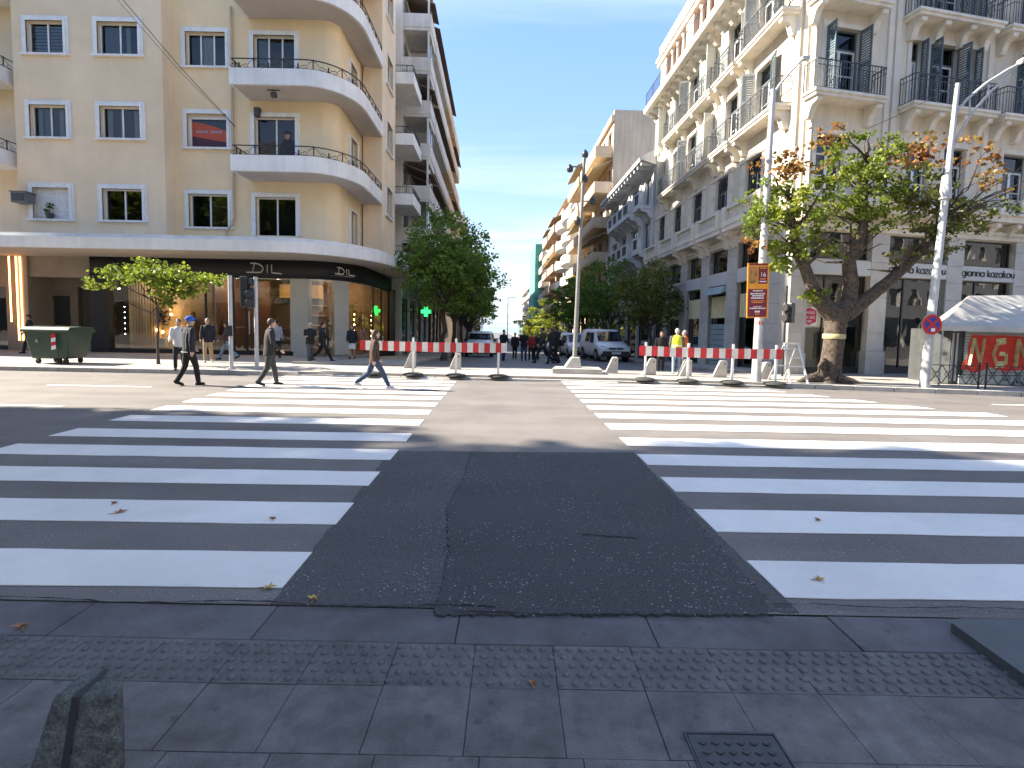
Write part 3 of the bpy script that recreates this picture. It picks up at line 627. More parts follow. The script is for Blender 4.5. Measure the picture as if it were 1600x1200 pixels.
F0.mb(MB().box(-13.0,-12.9,22.3,26,.2,3.5).box(-12.9,-11.6,24.6,24.75,.2,3.5), 'wood_partition', M('orange_wood_partition', (.13,.06,.035), .5, .2, 3)); F0.mb(MB().box(-11.3,-9.5,23.6,24.2,.2,1.25), 'shop_counter', WOOD); F0.mb(MB().box(-11.2,-9.4,25.9,26.1,1.4,1.45).box(-11.2,-9.4,25.9,26.1,1.9,1.95).box(-11.2,-9.4,25.9,26.1,2.4,2.45), 'shelves', M('pale_wood', (.5,.36,.2), .6)); F0.mb(MB().box(-11.4,-9.5,25.2,25.9,2.75,3.4), 'lit_bulkhead', M('amber_panel', (.55,.33,.12), .7))
BULB = emis('warm_bulb', (1.0,.62,.22), 9.0); BULBW = emis('white_bulb', (1,.93,.8), 6)
bl = MB()
for x, z in ((-15.1,2.05),(-15.1,1.8),(-15.12,1.05),(-15.5,1.02),(-15.75,1.1),(-14.95,1.15)): bl.ball((x,22.75,z), .05, 8, 6)
F0.mb(bl, 'display_bulbs', BULB)
bl = MB()
for i, z in enumerate((.9,1.2,1.5,1.75,2.0)):
    for y in (25.2,26.6,28.2): bl.ball((-7.75,y,z), .035, 6, 5)
F0.mb(bl, 'display_bulbs', BULB)
bl = MB(); [bl.ball((-17.05,22.6,.9+.24*i), .018, 6, 5) for i in range(6)]; F0.mb(bl, 'display_bulbs', BULBW)
rnd = random.Random(3); dv = MB(); 
for i in range(60):
    a = rnd.random()*6.3; r_ = rnd.random()*.32; x = -15.5+r_*math.cos(a); z = 1.35+rnd.random()*.75*(1-r_); dv.bar((x,22.8,z),(x+rnd.uniform(-.15,.15),22.75,z+rnd.uniform(-.15,.15)),.035)
F0.mb(dv, 'display_ornament', DARKW)
F0.mb(MB().box(-15.68,-15.3,22.6,22.8,.35,.75), 'gift_box', SURR); F0.mb(MB().lathe([(.34,.0),(.26,.5),(.14,1.0),(.10,1.2)],10,(-14.2,22.8,.75)), 'display_gown', M('amber_gown', (.6,.36,.1), .8))
lv = MB()
for i in range(420):
    c = rnd.choice(((-7.6,25.0,1.9),(-7.7,26.5,1.6),(-7.6,27.9,1.7))); q = Vector((c[0]-abs(rnd.gauss(0,.2)), c[1]+rnd.gauss(0,.3), c[2]+rnd.gauss(0,.35))); a = Vector((rnd.uniform(-1,1),rnd.uniform(-1,1),rnd.uniform(-1,1))).normalized()*.09; b = a.cross(Vector((0,0,1)))*.5
    lv.quad(q-a,q+b,q+a,q-b)
F0.mb(lv, 'display_plant', M('yellow_green_leaves', (.16,.20,.03), .6, .3, 8))
for p, e in (((-15.3,22.5,3.2),16),((-10.6,23.3,3.3),14),((-8.2,25.0,3.2),12),((-7.8,27.6,3.0),11),((-12.4,23.4,3.2),6)):
    li = bpy.data.lights.new('shop_spot', 'POINT'); li.energy = e; li.color = (1,.74,.45); li.shadow_soft_size = .12; lo = bpy.data.objects.new('shop_spot', li); COL.objects.link(lo); lo.parent = LB; lo.location = (p[0]+14,p[1]-22,p[2])
def mannequin(x, y, rz, cm):
    b = MB().lathe([(.02,.15),(.11,.16),(.12,.5),(.17,.9),(.13,1.05),(.19,1.35),(.20,1.45),(.06,1.52),(.05,1.58)],10,sm=True); b.ball((0,0,1.68),.09,8,6); F0.mb(b, 'mannequin', cm, x, y, 0, rz=rz)
mannequin(-12.55,22.9,0,M('brown_dress',(.12,.06,.035),.8)); mannequin(-8.35,23.2,0,M('grey_dress',(.14,.12,.11),.8)); mannequin(-7.95,23.6,0,M('blue_grey_dress',(.18,.2,.23),.8))
# entrance to the flats, left of the shop
BEI = M('beige_marble', (.30,.245,.19), .4, .15, 1.4); 
m = MB(); wall(m, -21.3, -18.05, .0, 4.2, [(-19.6,-18.35,.45,2.95),(-20.75,-19.95,.95,2.55)], .3, 23.2); F0.mb(m, 'entrance_wall', M('dim_stone', (.20,.17,.13), .6, .2, 2))
F0.mb(MB().box(-20.8,-18.05,22.2,22.5,3.3,4.2).box(-18.25,-18.05,22.2,23.2,0,3.3).box(-21.25,-20.8,22.1,23.2,0,4.2), 'entrance_portal', BEI)
dr = F0.mb(MB().box(-19.6,-18.35,23.35,23.42,.45,2.95).box(-19.5,-19.0,23.32,23.35,.6,2.8).box(-18.95,-18.45,23.32,23.35,.6,2.8), 'entrance_door', DARKW); MB().bar((-18.75,23.28,1.55),(-18.55,23.28,1.55),.03).bar((-18.55,23.28,1.4),(-18.55,23.28,1.7),.03).build('handle', SILV, dr)
o = F0.mb(MB().box(-20.75,-19.95,23.3,23.4,.95,2.55), 'notice_window', M('dark_window_film', (.03,.035,.04), .2)); MB().box(-20.7,-20.3,23.27,23.3,.98,1.2).build('white_sign', SURR, o); MB().box(-20.3,-19.98,23.27,23.3,.98,1.2).build('red_sign', M('sign_red', (.4,.02,.02), .5), o)
for i in range(3): F0.mb(MB().box(-19.8,-18.2,22.6+i*.25,23.3,.12+i*.11,.23+i*.11), 'entrance_step', BEI)
# shop further left with three lit amber strips
m = MB(); wall(m, -40, -21.25, 0, 4.2, [(-27,-21.95,.1,2.85)], .3, 22.3); F0.mb(m, 'neighbour_shopfront', M('taupe_cladding', (.25,.20,.16), .7, .1, 2))
F0.mb(MB().quad((-27,22.45,.1),(-21.95,22.45,.1),(-21.95,22.45,2.85),(-27,22.45,2.85)), 'shop_pane', G_DARK); r_ = MB(); room(r_, 5.05, 2.75, 0, .1, 2.5); F0.mb(r_, 'neighbour_interior', ROOM, -27, 22.3, .1)
AMB = emis('amber_strip', (1.0,.42,.14), 1.6)
for x, z0 in ((-21.55,1.35),(-21.25,.55),(-21.08,.55)): F0.mb(MB().box(x,x+.035,22.05,22.09,z0,4.14), 'amber_strip_light', AMB)
# ================================================================== ornate corner building with iron balconies (right)
STUC = M('pale_grey_stucco', (.77,.68,.54), .85, .07, 1.0, stain=.14, streak=.16, bump=.2, bscale=50)
STUC_T = M('white_stucco_trim', (.80,.73,.61), .8, .07, 2, stain=.12, streak=.16, bump=.15)
CLAD = M('grey_stone_cladding', (.54,.51,.465), .55, .08, 3, stain=.10, bump=.08, obj_random=.07)
BAND = M('white_shop_band', (.56,.56,.55), .5, .05, 2, streak=.06)
SHUT = M('blue_green_shutter', (.10,.14,.155), .6, .15, 6)
SHUT_L = M('pale_grey_shutter', (.40,.42,.41), .6, .1, 6)
IRON_G = M('grey_iron', (.07,.075,.085), .5, .15, 10)
DFR = M('dark_metal_frame', (.03,.03,.033), .4)
RB = empty('ornate_corner_building', (9.42,17.42,0), 'ornate grey and cream building with iron balconies above glazed shops', 'building')
AF = R(12); FR_ = Fr(RB, 9.42, 17.42, AF)
SLEN = 15.7
far_c = Vector((9.42,17.42,0)) + SD*SLEN
FSd = Fr(RB, far_c.x, far_c.y, math.atan2(-SD.y, -SD.x))
def sl(s): return SLEN - s
ZS = (5.75, 9.15, 12.15, 15.2)
def cladding(fr, x0, x1, z0, z1, pr=.06, hgt=.62, base=True):
    """a pier clad in separate stone panels"""
    z = z0; k = 0
    while z < z1-.02:
        zt = min(z1, z+(hgt if k else hgt*1.35)); e = .05 if (k == 0 and base) else 0
        fr.mb(MB().box(x0-e, x1+e, -pr-e, .28, z+.004, zt-.004), 'cladding_panel', CLAD, bevel=.004); z = zt; k += 1
def console(fr, x, z, w=.22, proj=.55, h=.6):
    pr = [(0,z),(-proj*.92,z),(-proj,z-.06),(-proj*.95,z-.16),(-proj*.7,z-.2),(-proj*.52,z-.28),(-proj*.42,z-.42),(-proj*.38,z-h*.85),(-proj*.3,z-h),(0,z-h)]
    fr.mb(MB().extr(pr, x-w/2, x+w/2), 'bracket', STUC_T)
def iron_balcony(fr, x0, x1, z, proj=.58, deco=True, th=.2):
    b = fr.mb(MB().box(x0,x1,-proj,0,z,z+th*.55).box(x0-.05,x1+.05,-proj-.05,0,z+th*.55,z+th), 'balcony_slab', STUC_T)
    m = rail_iron([(x0+.03,0),(x0+.03,-proj+.03),(x1-.03,-proj+.03),(x1-.03,0)], z+th, z+th+.92, .11, 1.0, thick=.013, mid=z+th+.74)
    n = max(1, round((x1-x0)/1.3))
    for i in range(n):      # curled panels between the bars
        cx_ = x0+(i+.5)*(x1-x0)/n
        for sg in (-1,1): m.tube([(cx_+sg*r, -proj+.03, z+th+q) for r, q in ((.02,.12),(.12,.2),(.16,.36),(.08,.5),(.16,.62),(.1,.72))], .011, 4, cap=False)
    m.build('railing', IRON_G, b); return b
def shutter(fr, x, z, w, h, ang, mat, y=-.03):
    """louvred leaf hinged at its left edge, turned by ang"""
    m = MB().box(0,.05,-.02,.02,0,h).box(w-.05,w,-.02,.02,0,h).box(.05,w-.05,-.02,.02,0,.08).box(.05,w-.05,-.02,.02,h-.08,h).box(.05,w-.05,-.02,.02,h*.48,h*.48+.07)
    n = int(h/.09)
    for i in range(n): 
        zz = .08+(h-.16)*i/n; m.quad((.05,-.012,zz),(w-.05,-.012,zz),(w-.05,.012,zz+.07),(.05,.012,zz+.07))
    return fr.put(m.mesh('shutter', mat), 'shutter', x, y, z, rz=ang)
def french(fr, x, z, w, h, curt=(), trans=.72):
    """tall window with transom and pale inner door frames"""
    m = MB().box(0,.05,.14,.22,0,h).box(w-.05,w,.14,.22,0,h).box(.05,w-.05,.14,.22,h-.05,h).box(.05,w-.05,.14,.22,h*trans,h*trans+.06)
    for i in (0,1):
        a = .05+i*(w-.1)/2; b = a+(w-.1)/2; m.box(a,a+.055,.15,.21,0,h*trans,1).box(b-.055,b,.15,.21,0,h*trans,1).box(a+.055,b-.055,.15,.21,0,.3,1).box(a+.055,b-.055,.15,.21,h*trans-.055,h*trans,1).box(a+.055,b-.055,.15,.21,h*.36,h*.36+.035,1)
    o = fr.put(m.mesh('window', [SHUT, FRAME_W]), 'window', x, 0, z)
    MB().quad((.05,.18,.0),(w-.05,.18,.0),(w-.05,.18,h-.05),(.05,.18,h-.05)).build('pane', G_WIN, o)
    r_ = MB(); room(r_, w, h, 0, .3); r_.build('interior', ROOM, o)
    for c in curt: cm = MB(); curtain(cm, c[0]*w, c[1]*w, .05, h*.95); cm.build('curtain', c[2], o)
    MB().box(-.16,0,-.04,0,0,h+.16).box(w,w+.16,-.04,0,0,h+.16).box(0,w,-.04,0,h,h+.16).build('surround', STUC_T, o)
    return o
# ---- wall bodies
pf = [(-.10,.47),(3.10,3.82),(6.40,7.12),(9.52,10.24),(12.7,13.4),(16,16.7)]
m = MB(); ops = []
gaps = [(a[1],b[0]) for a, b in zip(pf, pf[1:])]
for a, b in gaps: ops += [(a,b,.12,3.55),(a,b,4.08,5.02)]
wA = [(.78,2.12),(5.02,6.22),(8.9,10.2),(12.2,13.5)]; wAn = [(4.22,4.66),(6.58,7.02)]
for z in (9.35,12.35): ops += [(a,b,z,z+2.3) for a, b in wA] + [(a,b,z,z+2.3) for a, b in wAn]
ops += [(.62,1.75,6.1,8.2),(4.3,5.3,6.1,8.2),(5.9,6.9,6.1,8.2),(8.6,9.8,6.1,8.2),(12,13.2,6.1,8.2)]
wall(m, .45, 20, 0, 15.2, ops, .3); FR_.mb(m, 'front_wall', STUC)
m = MB(); ws = [3.0,5.8,8.6,11.4,14.1]; ops = []; wp = []
for c in ws: ops += [(sl(c+.95),sl(c-.95),-1.5,3.55),(sl(c+.95),sl(c-.95),4.12,5.15)]
for c in ws: ops.append((sl(c+.62),sl(c-.62),6.1,8.35))
cs2 = [2.5,5.05,7.5,9.6,11.7,14.4]
for z in (9.35,12.35): ops += [(sl(c+.58),sl(c-.58),z,z+2.2) for c in cs2]
wall(m, 0, sl(.55), -2, 15.2, ops, .3); FSd.mb(m, 'side_wall', STUC)
# chamfered corner with three flat pilasters
c0 = Vector(FSd.loc(sl(.55),0,0)) + Vector((9.42,17.42,0)); c1 = Vector(FR_.loc(.45,0,0)) + Vector((9.42,17.42,0))
an = math.atan2(c1.y-c0.y, c1.x-c0.x); L = (c1-c0).length; FC = Fr(RB, c0.x, c0.y, an)
m = MB(); wall(m, -.02, L+.02, -1, 19.2, []); FC.mb(m, 'corner_wall', STUC)
for a, b, p_ in ((.0,.16,.09),(.26,L-.26,.05),(L-.16,L,.09)): FC.mb(MB().box(a,b,-p_,0,5.3,18.4), 'pilaster', STUC_T)
cladding(FC, -.06, L+.06, .0, 5.2, .05)
# ---- front: piers, band, lettering, mezzanine, shop windows
for a, b in pf: cladding(FR_, a, b, .1, 5.2)
for (a, b), (c, d) in zip(pf, pf[1:]):
    FR_.mb(MB().box(b-.0, c+.0, -.045, .25, 3.56, 4.04), 'shop_band', BAND)
FR_.mb(MB().box(-.1,7.0,-.5,-.44,5.94,6.12), 'ledge_upstand', STUC_T)
LET = M('black_lettering', (.015,.015,.017), .5)
def round_letters(txt, h, mat, w=.045):
    """thin round sans letters drawn as strokes"""
    ci = [(.5+.5*math.cos(k*PI/8), .5+.5*math.sin(k*PI/8)) for k in range(17)]
    gl = {'g': (1.08, [ci, [(1,1),(1,-.25),(.85,-.42),(.5,-.46),(.1,-.4)]]), 'i': (.25, [[(.1,0),(.1,1)],[(.1,1.3),(.1,1.42)]]), 'a': (1.08, [ci, [(1,0),(1,1)]]), 'n': (1.0, [[(.05,0),(.05,1)],[(.05,.6),(.2,.9),(.45,1),(.72,.9),(.85,.6),(.85,0)]]),
          'k': (.85, [[(.05,0),(.05,1.5)],[(.7,1),(.05,.45)],[(.25,.6),(.75,0)]]), 'z': (.85, [[(.05,1),(.75,1),(.05,0),(.78,0)]]), 'o': (1.08, [ci]), 'u': (1.0, [[(.05,1),(.05,.4),(.2,.1),(.45,0),(.72,.1),(.85,.4)],[(.85,1),(.85,0)]]), ' ': (.5, [])}
    m = MB(); x = 0
    for c in txt:
        adv, st = gl[c]
        for pl in st:
            for p, q in zip(pl, pl[1:]): m.bar(((x+p[0])*h,0,p[1]*h),((x+q[0])*h,0,q[1]*h),.02,w)
        x += adv+.17
    m.v = [(v[0]-x*h/2, v[1], v[2]-h*.5) for v in m.v]; return m.mesh('shop_lettering', mat)
me_gk = round_letters('gianna kazakou', .165, LET, .028)
for a, b in gaps[1:3]: inst(me_gk, 'shop_lettering', RB, FR_.loc((a+b)/2, -.06, 3.80), AF)
FR_.mb(MB().box(.2,19,-.10,.0,5.05,5.22).box(.2,19,-.16,0,5.22,5.34), 'string_course', STUC_T)
INT = M('shop_beige_interior', (.22,.19,.15), .8, .2, 1); MEZ = M('mezzanine_panel', (.42,.42,.34), .7, .1, 1)
for i, (a, b) in enumerate(gaps):
    for z0, z1, nm in ((.12,3.55,'shop_window'),(4.08,5.02,'mezzanine_window')):
        w = b-a; h = z1-z0; m = MB(); d = .16
        m.box(0,.05,d,d+.06,0,h).box(w-.05,w,d,d+.06,0,h).box(.05,w-.05,d,d+.06,0,.06 if h < 2 else .22).box(.05,w-.05,d,d+.06,h-.05,h)
        if h > 2: m.box(w*.36,w*.36+.05,d,d+.06,.22,h-.05)
        o = FR_.put(m.mesh(nm, DFR), nm, a, 0, z0); MB().quad((.05,d+.03,.05),(w-.05,d+.03,.05),(w-.05,d+.03,h-.05),(.05,d+.03,h-.05)).build('pane', G_DARK if (i or h < 2) else G_SHOP, o)
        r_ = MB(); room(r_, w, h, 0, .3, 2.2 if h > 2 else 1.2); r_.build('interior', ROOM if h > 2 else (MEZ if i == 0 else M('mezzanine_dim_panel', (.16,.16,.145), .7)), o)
        if h > 2 and i in (0,1):
            cl = MB()
            for k in range(9):
                x = .3+k*(w-.6)/8; cl.lathe([(.13,0),(.12,.5),(.16,.85),(.06,.95)],8,(x,1.2+.3*(k % 2),.5)); 
            cl.build('clothes_on_display', M('dark_garments_%d' % i, (.07,.06,.06), .9, .5, 1.5), o)
            rl = MB().tube([(.1,.9,2.75),(w-.1,.9,2.75)],.018,6).tube([(.1,1.2,2.62),(w-.1,1.2,2.62)],.018,6); rl.build('brass_rail', M('brass_%d' % i, (.5,.38,.16), .35, .05, 5, metal=.8), o)
            if i == 0: MB().tube([(2.1,.6,.5),(2.1,.6,2.5)],.03,6).build('brass_post', MATS['brass_0'], o)
so = FR_.mb(MB().box(.50,1.16,-.02,.0,1.78,2.42), 'sale_sign', SURR, y=.12); SRED = M('sale_red', (.50,.012,.05), .5)
MB().add([(.53,-.024,1.9),(.83,-.024,1.8),(1.13,-.024,1.92),(1.13,-.024,2.3),(.83,-.024,2.41),(.53,-.024,2.3)], [(0,1,2,3,4,5)]).build('red_field', SRED, so)
for t, z in (('OFFERS',2.22),('20% 50%',2.06),('OFF',1.92)): inst(text_mesh('sale_lettering', t, .13, SURR, .002), 'sale_lettering', so, (.83,-.03,z))
# ---- front: upper floors
for z in (ZS[1], ZS[2]):
    for x0, x1 in ((0,2.72),(3.84,7.42),(7.76,11.2),(11.6,14.4)):
        iron_balcony(FR_, x0, x1, z)
        for xb in ((x0+.2, x1-.2) if x1-x0 < 3 else (x0+.25, x0+(x1-x0)*.35, x1-(x1-x0)*.35, x1-.25)): console(FR_, xb, z)
    for a, b in wA:
        french(FR_, a, z+.2, b-a, 2.3, curt=((.1,.35,CURT2),)); shutter(FR_, a+.02, z+.22, .45, 2.25, R(-98), SHUT); shutter(FR_, b-.02, z+.22, .45, 2.25, R(-88), SHUT)
    for a, b in wAn: french(FR_, a, z+.2, b-a, 2.3); shutter(FR_, b-.02, z+.22, .26, 2.25, R(-95), SHUT)
for a, b in ((.62,1.75),(4.3,5.3),(5.9,6.9),(8.6,9.8),(12,13.2)): french(FR_, a, 6.1, b-a, 2.1)
FR_.mb(MB().box(-.2,20,-.52,0,5.62,5.84).box(-.2,20,-.6,0,5.84,5.94), 'first_floor_ledge', STUC_T)
for i in range(15):
    x = .35+i*.95
    if i < 7: continue
    FR_.mb(MB().box(x,x+.2,-.55,-.02,5.94,6.42), 'ledge_post', STUC_T)
    if i % 2 == 0 or i > 6: FR_.mb(MB().box(x+.2,x+.95,-.5,-.42,6.3,6.42).box(x+.2,x+.95,-.48,-.44,5.94,6.3), 'ledge_panel', STUC_T if i < 7 else SHUT_L)
    console(FR_, x+.1, 5.6, .2, .48, .42)
for x in (3.2,3.5,7.55): FR_.mb(MB().box(x,x+.2,-.07,0,6.0,15), 'pilaster', STUC_T)
# ---- side: piers, band, mezzanine, shop windows with slatted pale blinds and a roller shutter
pe = [(sl(ws[0]-.95),sl(.55))] + [(sl(b-.95),sl(a+.95)) for a, b in zip(ws, ws[1:])] + [(0,sl(ws[-1]+.95))]
for a, b in pe: cladding(FSd, a, b, -1.2, 5.2, hgt=.7)
YBL = M('pale_yellow_slats', (.80,.70,.42), .6, .05, 4); RSH = M('blue_grey_roller_shutter', (.26,.33,.34), .5, .08, 4)
for i, c in enumerate(ws):
    a = sl(c+.95); w = 1.9
    FSd.mb(MB().box(a, a+w, -.03, .25, 3.56, 4.1), 'shop_band', BAND)
    for z0, h, nm in ((-.6,4.15,'shop_window'),(4.12,1.03,'mezzanine_window')):
        m = MB().box(0,.05,.16,.22,0,h).box(w-.05,w,.16,.22,0,h).box(.05,w-.05,.16,.22,h-.06,h).box(.05,w-.05,.16,.22,0,.06 if h < 2 else .3)
        o = FSd.put(m.mesh(nm, DFR), nm, a, 0, z0); MB().quad((.05,.19,.05),(w-.05,.19,.05),(w-.05,.19,h-.05),(.05,.19,h-.05)).build('pane', G_DARK, o)
        r_ = MB(); room(r_, w, h, 0, .3, 1.5); r_.build('interior', ROOM, o)
        if h > 2:
            if i < 4:
                for k in range(9): MB().box(.12+k*.185,.22+k*.185,.10,.14,2.72,3.68).build('slat', YBL, o)
            if i == 1:
                for k in range(9): MB().box(.08,w-.08,.10,.15,.3+k*.24,.3+k*.24+.22).build('shutter_slat', RSH, o, bevel=.01)
                MB().extr([(-.3,3.75),(.1,3.9),(.1,4.1),(-.1,4.1)],.05,w-.05).build('shutter_box', RSH, o)
FSd.mb(MB().box(0,sl(.4),-.10,.0,5.18,5.3).box(0,sl(.4),-.16,0,5.3,5.42), 'string_course', STUC_T)
# stone balustrade balconies on the first floor
for k, (s0, s1) in enumerate(((1.2,4.3),(4.6,7.1),(7.4,9.9),(10.2,12.7),(13.0,15.6))):
    a, b = sl(s1), sl(s0); z = 5.75
    o = FSd.mb(MB().box(a,b,-.62,0,z-.12,z+.08).box(a-.03,b+.03,-.66,0,z+.08,z+.16), 'stone_balcony', STUC_T)
    MB().box(a,a+.28,-.66,-.4,z+.16,z+.88).box(b-.28,b,-.66,-.4,z+.16,z+.88).box(a+.28,b-.28,-.64,-.46,z+.74,z+.86).box(a+.28,b-.28,-.64,-.46,z+.16,z+.3).build('balustrade', STUC_T, o)
    lt = MB(); n = int((b-a-.56)/.16)
    for i in range(n):
        x = a+.28+(b-a-.56)*i/n; lt.bar((x,-.55,z+.3),(x+.16,-.55,z+.74),.03,.03).bar((x+.16,-.55,z+.3),(x,-.55,z+.74),.03,.03)
    lt.build('lattice', STUC_T, o)
    for x in (a+.2,b-.2): console(FSd, x, z-.12, .26, .56, .62)
for c in ws:
    a = sl(c+.62); french(FSd, a, 6.1, 1.24, 2.25)
    sb = MB(); [sb.box(.06+.19*k,.10+.19*k,.06,.09,.1,2.1) for k in range(6)]; FSd.mb(sb, 'window_bars', DFR, a, 0, 6.1)
    for e in (-.62-.45,.62+.02): FSd.mb(MB().box(e,e+.43,-.06,0,6,8.3).box(e+.03,e+.4,-.085,0,7.5,7.56).box(e+.03,e+.4,-.085,0,7.64,7.7).box(e-.02,e+.45,-.1,0,8.3,8.48), 'pilaster', STUC_T, sl(c), 0, 0)
for li, z in enumerate((ZS[1], ZS[2])):
    for s0, s1 in (((.65,3.95),(4.25,6.0),(6.3,13.4)) if li == 0 else ((.4,3.7),(4.0,6.0),(6.3,12.8))):
        iron_balcony(FSd, sl(s1), sl(s0), z)
        nb = 2 if s1-s0 < 4 else 4
        for k in range(nb): console(FSd, sl(s0+.2+(s1-s0-.4)*k/(nb-1)), z)
    for i, c in enumerate(cs2):
        a = sl(c+.58); french(FSd, a, z+.2, 1.16, 2.2, curt=((.5,.95,CURT),) if i % 2 else ())
        shutter(FSd, a, z+.22, .5, 2.15, R(-168 if i % 3 else -110), SHUT_L, -.09); shutter(FSd, a+1.16, z+.22, .5, 2.15, R(-12 if (i+1) % 3 else -75), SHUT_L if i % 3 else SHUT, -.09)
        for k in range(4): FSd.mb(MB().box(a-.75,a-.2,-.03,0,z+.4+k*.6,z+.92+k*.6), 'rusticated_block', STUC, bevel=.02)
# cornice, attic loggia with columns, parapet (continued round the corner)
for fr, x0, x1 in ((FSd,-.2,sl(.4)),(FR_,.3,20)):
    fr.mb(MB().extr([(0,14.75),(-.25,14.85),(-.4,15.0),(-.85,15.05),(-.9,15.2),(-.9,15.32),(0,15.36)], x0, x1), 'cornice', STUC_T)
    n = int((x1-x0)/.8)
    for k in range(n): console(fr, x0+.3+k*.8, 15.0, .22, .6, .5)
    fr.mb(MB().box(x0+.2,x1,.7,.8,15.3,18.0), 'attic_back_wall', M('red_orange_attic_wall', (.42,.12,.05), .8, .15, 1) if fr is FSd else STUC)
    k = 0; x = x0+.5
    while x < x1-.3:
        w_ = 1.0 if k % 4 == 0 else .26
        if w_ > .5: fr.mb(MB().box(x,x+w_,-.02,.5,15.34,17.9), 'attic_pier', STUC_T)
        else: fr.mb(MB().lathe([(.17,0),(.17,.1),(.13,.16),(.12,2.3),(.16,2.4),(.18,2.56)],10,(x+.13,.15,15.34)), 'attic_column', STUC_T)
        x += w_ + .62; k += 1
    fr.mb(MB().box(x0,x1,-.12,.8,17.9,18.2).box(x0-.05,x1,-.2,.8,18.2,18.35).box(x0,x1,-.02,.5,18.35,19.1), 'parapet', STUC_T)
    rail_o = rail_iron([(x0+.2,-.8),(x1,-.8)], 15.36, 16.2, .14, 1.4, thick=.012); fr.mb(rail_o, 'attic_railing', IRON)
cr = [Vector(p) for p in ((FSd.loc(0,1.6,0)),(FSd.loc(sl(1.2),1.6,0)),(FR_.loc(1.0,1.6,0)),(FR_.loc(20,1.6,0)),(FR_.loc(22,16,0)),(FSd.loc(0,14,0)))]
RB_core = MB().prism([(p.x,p.y) for p in cr][::1], -2, 18.0, 0); inst(RB_core.mesh('roof_and_core', STUC), 'roof_and_core', RB)
# ================================================================== buildings along the side street
def slab_block(name, label, fr_root, side, s0, s1, zt, depth, wallm, balm, floors, proj=1.2, z0=4.2, seg=None, enclosed=False, off=0.0, bal=True, winm=None, parap=.9, curved=False, awn=None, endwall=None, shop=True):
    """apartment block in the street row: wall with openings, balconies, windows, roof"""
    base = Vector((sx(-6.6,26),26,0)) if side < 0 else Vector((9.42,17.42,0))
    p0 = base + SD*(s0 if side < 0 else s1); nrm = SDN if side < 0 else -SDN
    p0 = p0 + nrm*off; root = empty(name, (p0.x, p0.y, street_z(p0.y)), label, 'building')
    fr = Fr(root, p0.x, p0.y, (math.atan2(SD.y, SD.x) if side < 0 else math.atan2(-SD.y, -SD.x)))
    L = s1-s0; fh = (zt-z0)/floors; n = max(1, round(L/3.0)); ops = []
    for f in range(floors):
        for i in range(n):
            c = (i+.5)*L/n; w = .75 if i % 2 else .9
            ops.append((c-w, c+w, z0+f*fh+.15, z0+f*fh+fh*.78))
    if shop: ops += [((i+.08)*L/n, (i+.92)*L/n, street_z(p0.y)-.8, z0-.9) for i in range(n)]
    m = MB(); wall(m, 0, L, -6, zt, ops, .25); m.quad((L,0,-6),(L,depth,-6),(L,depth,zt),(L,0,zt)); m.quad((0,depth,-6),(0,0,-6),(0,0,zt),(0,depth,zt)); m.quad((0,0,zt),(L,0,zt),(L,depth,zt),(0,depth,zt)); m.quad((L,depth,-6),(0,depth,-6),(0,depth,zt),(L,depth,zt))
    fr.mb(m, 'wall', wallm)
    fr.mb(MB().box(-.05,L+.05,-.25,.3,zt-.15,zt+.35), 'parapet', balm)
    for a, b, za, zb in ops[:floors*n]:
        w = b-a; h = zb-za
        o = fr.put(MB().box(0,.05,.12,.18,0,h).box(w-.05,w,.12,.18,0,h).box(.05,w-.05,.12,.18,h-.05,h).box(w/2-.03,w/2+.03,.12,.18,0,h-.05).mesh('window', winm or FRAME_W), 'window', a, 0, za)
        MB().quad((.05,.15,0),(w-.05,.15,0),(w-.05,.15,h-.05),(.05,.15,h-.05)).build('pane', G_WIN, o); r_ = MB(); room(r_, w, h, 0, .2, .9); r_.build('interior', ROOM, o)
    if shop:
        for a, b, za, zb in ops[floors*n:]:
            w = b-a; h = zb-za; o = fr.put(MB().box(0,.06,.1,.18,0,h).box(w-.06,w,.1,.18,0,h).box(.06,w-.06,.1,.18,h-.3,h).mesh('shopfront', DFR), 'shopfront', a, 0, za)
            MB().quad((.06,.14,0),(w-.06,.14,0),(w-.06,.14,h-.3),(.06,.14,h-.3)).build('pane', G_DARK, o); r_ = MB(); room(r_, w, h, 0, .2, 1.6); r_.build('interior', ROOM, o)
    if bal:
        for f in range(floors):
            z = z0+f*fh-.05
            for a, b in (seg or ((.05*L,.95*L),)):
                pts = [(a,0),(a,-proj),(b,-proj),(b,0)]
                if curved: pts = [(a,0)] + arc((a+b)/2,-proj*.55,(b-a)/2,proj*.45,180,360,14) + [(b,0)]
                o = fr.mb(MB().prism(pts if curved else pts, z-.02, z+.16), 'balcony', balm)
                q = MB()
                for u, v in zip(pts, pts[1:]):
                    q.add([(*u,z+.16),(*v,z+.16),(*v,z+.16+parap),(*u,z+.16+parap)], [(0,1,2,3),(3,2,1,0)]) if False else q.bar((u[0],u[1],z+.16+parap/2),(v[0],v[1],z+.16+parap/2),.08,parap)
                q.build('balcony_front', balm, o)
                if enclosed and b-a < 4:
                    hh = fh-parap-.45
                    MB().box(a+.05,b-.05,-proj+.1,-proj+.14,z+.16+parap,z+.16+parap+hh).build('enclosure_glass', G_DARK, o)
                    e = MB()
                    k = a
                    while k <= b: e.box(k-.04,k+.04,-proj+.06,-proj+.18,z+.1+parap,z+fh-.1); k += 1.05
                    e.box(a,b,-proj,-proj+.2,z+fh-.3,z+fh-.06); e.build('enclosure_frame', balm, o)
                if awn and (f+int(a)) % 2 == 0:
                    MB().extr([(-.05,z+fh-.25),(-proj*1.15,z+fh-.95),(-proj*1.15,z+fh-1.0),(-.05,z+fh-.3)], a+.1, b-.1).build('awning', awn, o)
    return root, fr
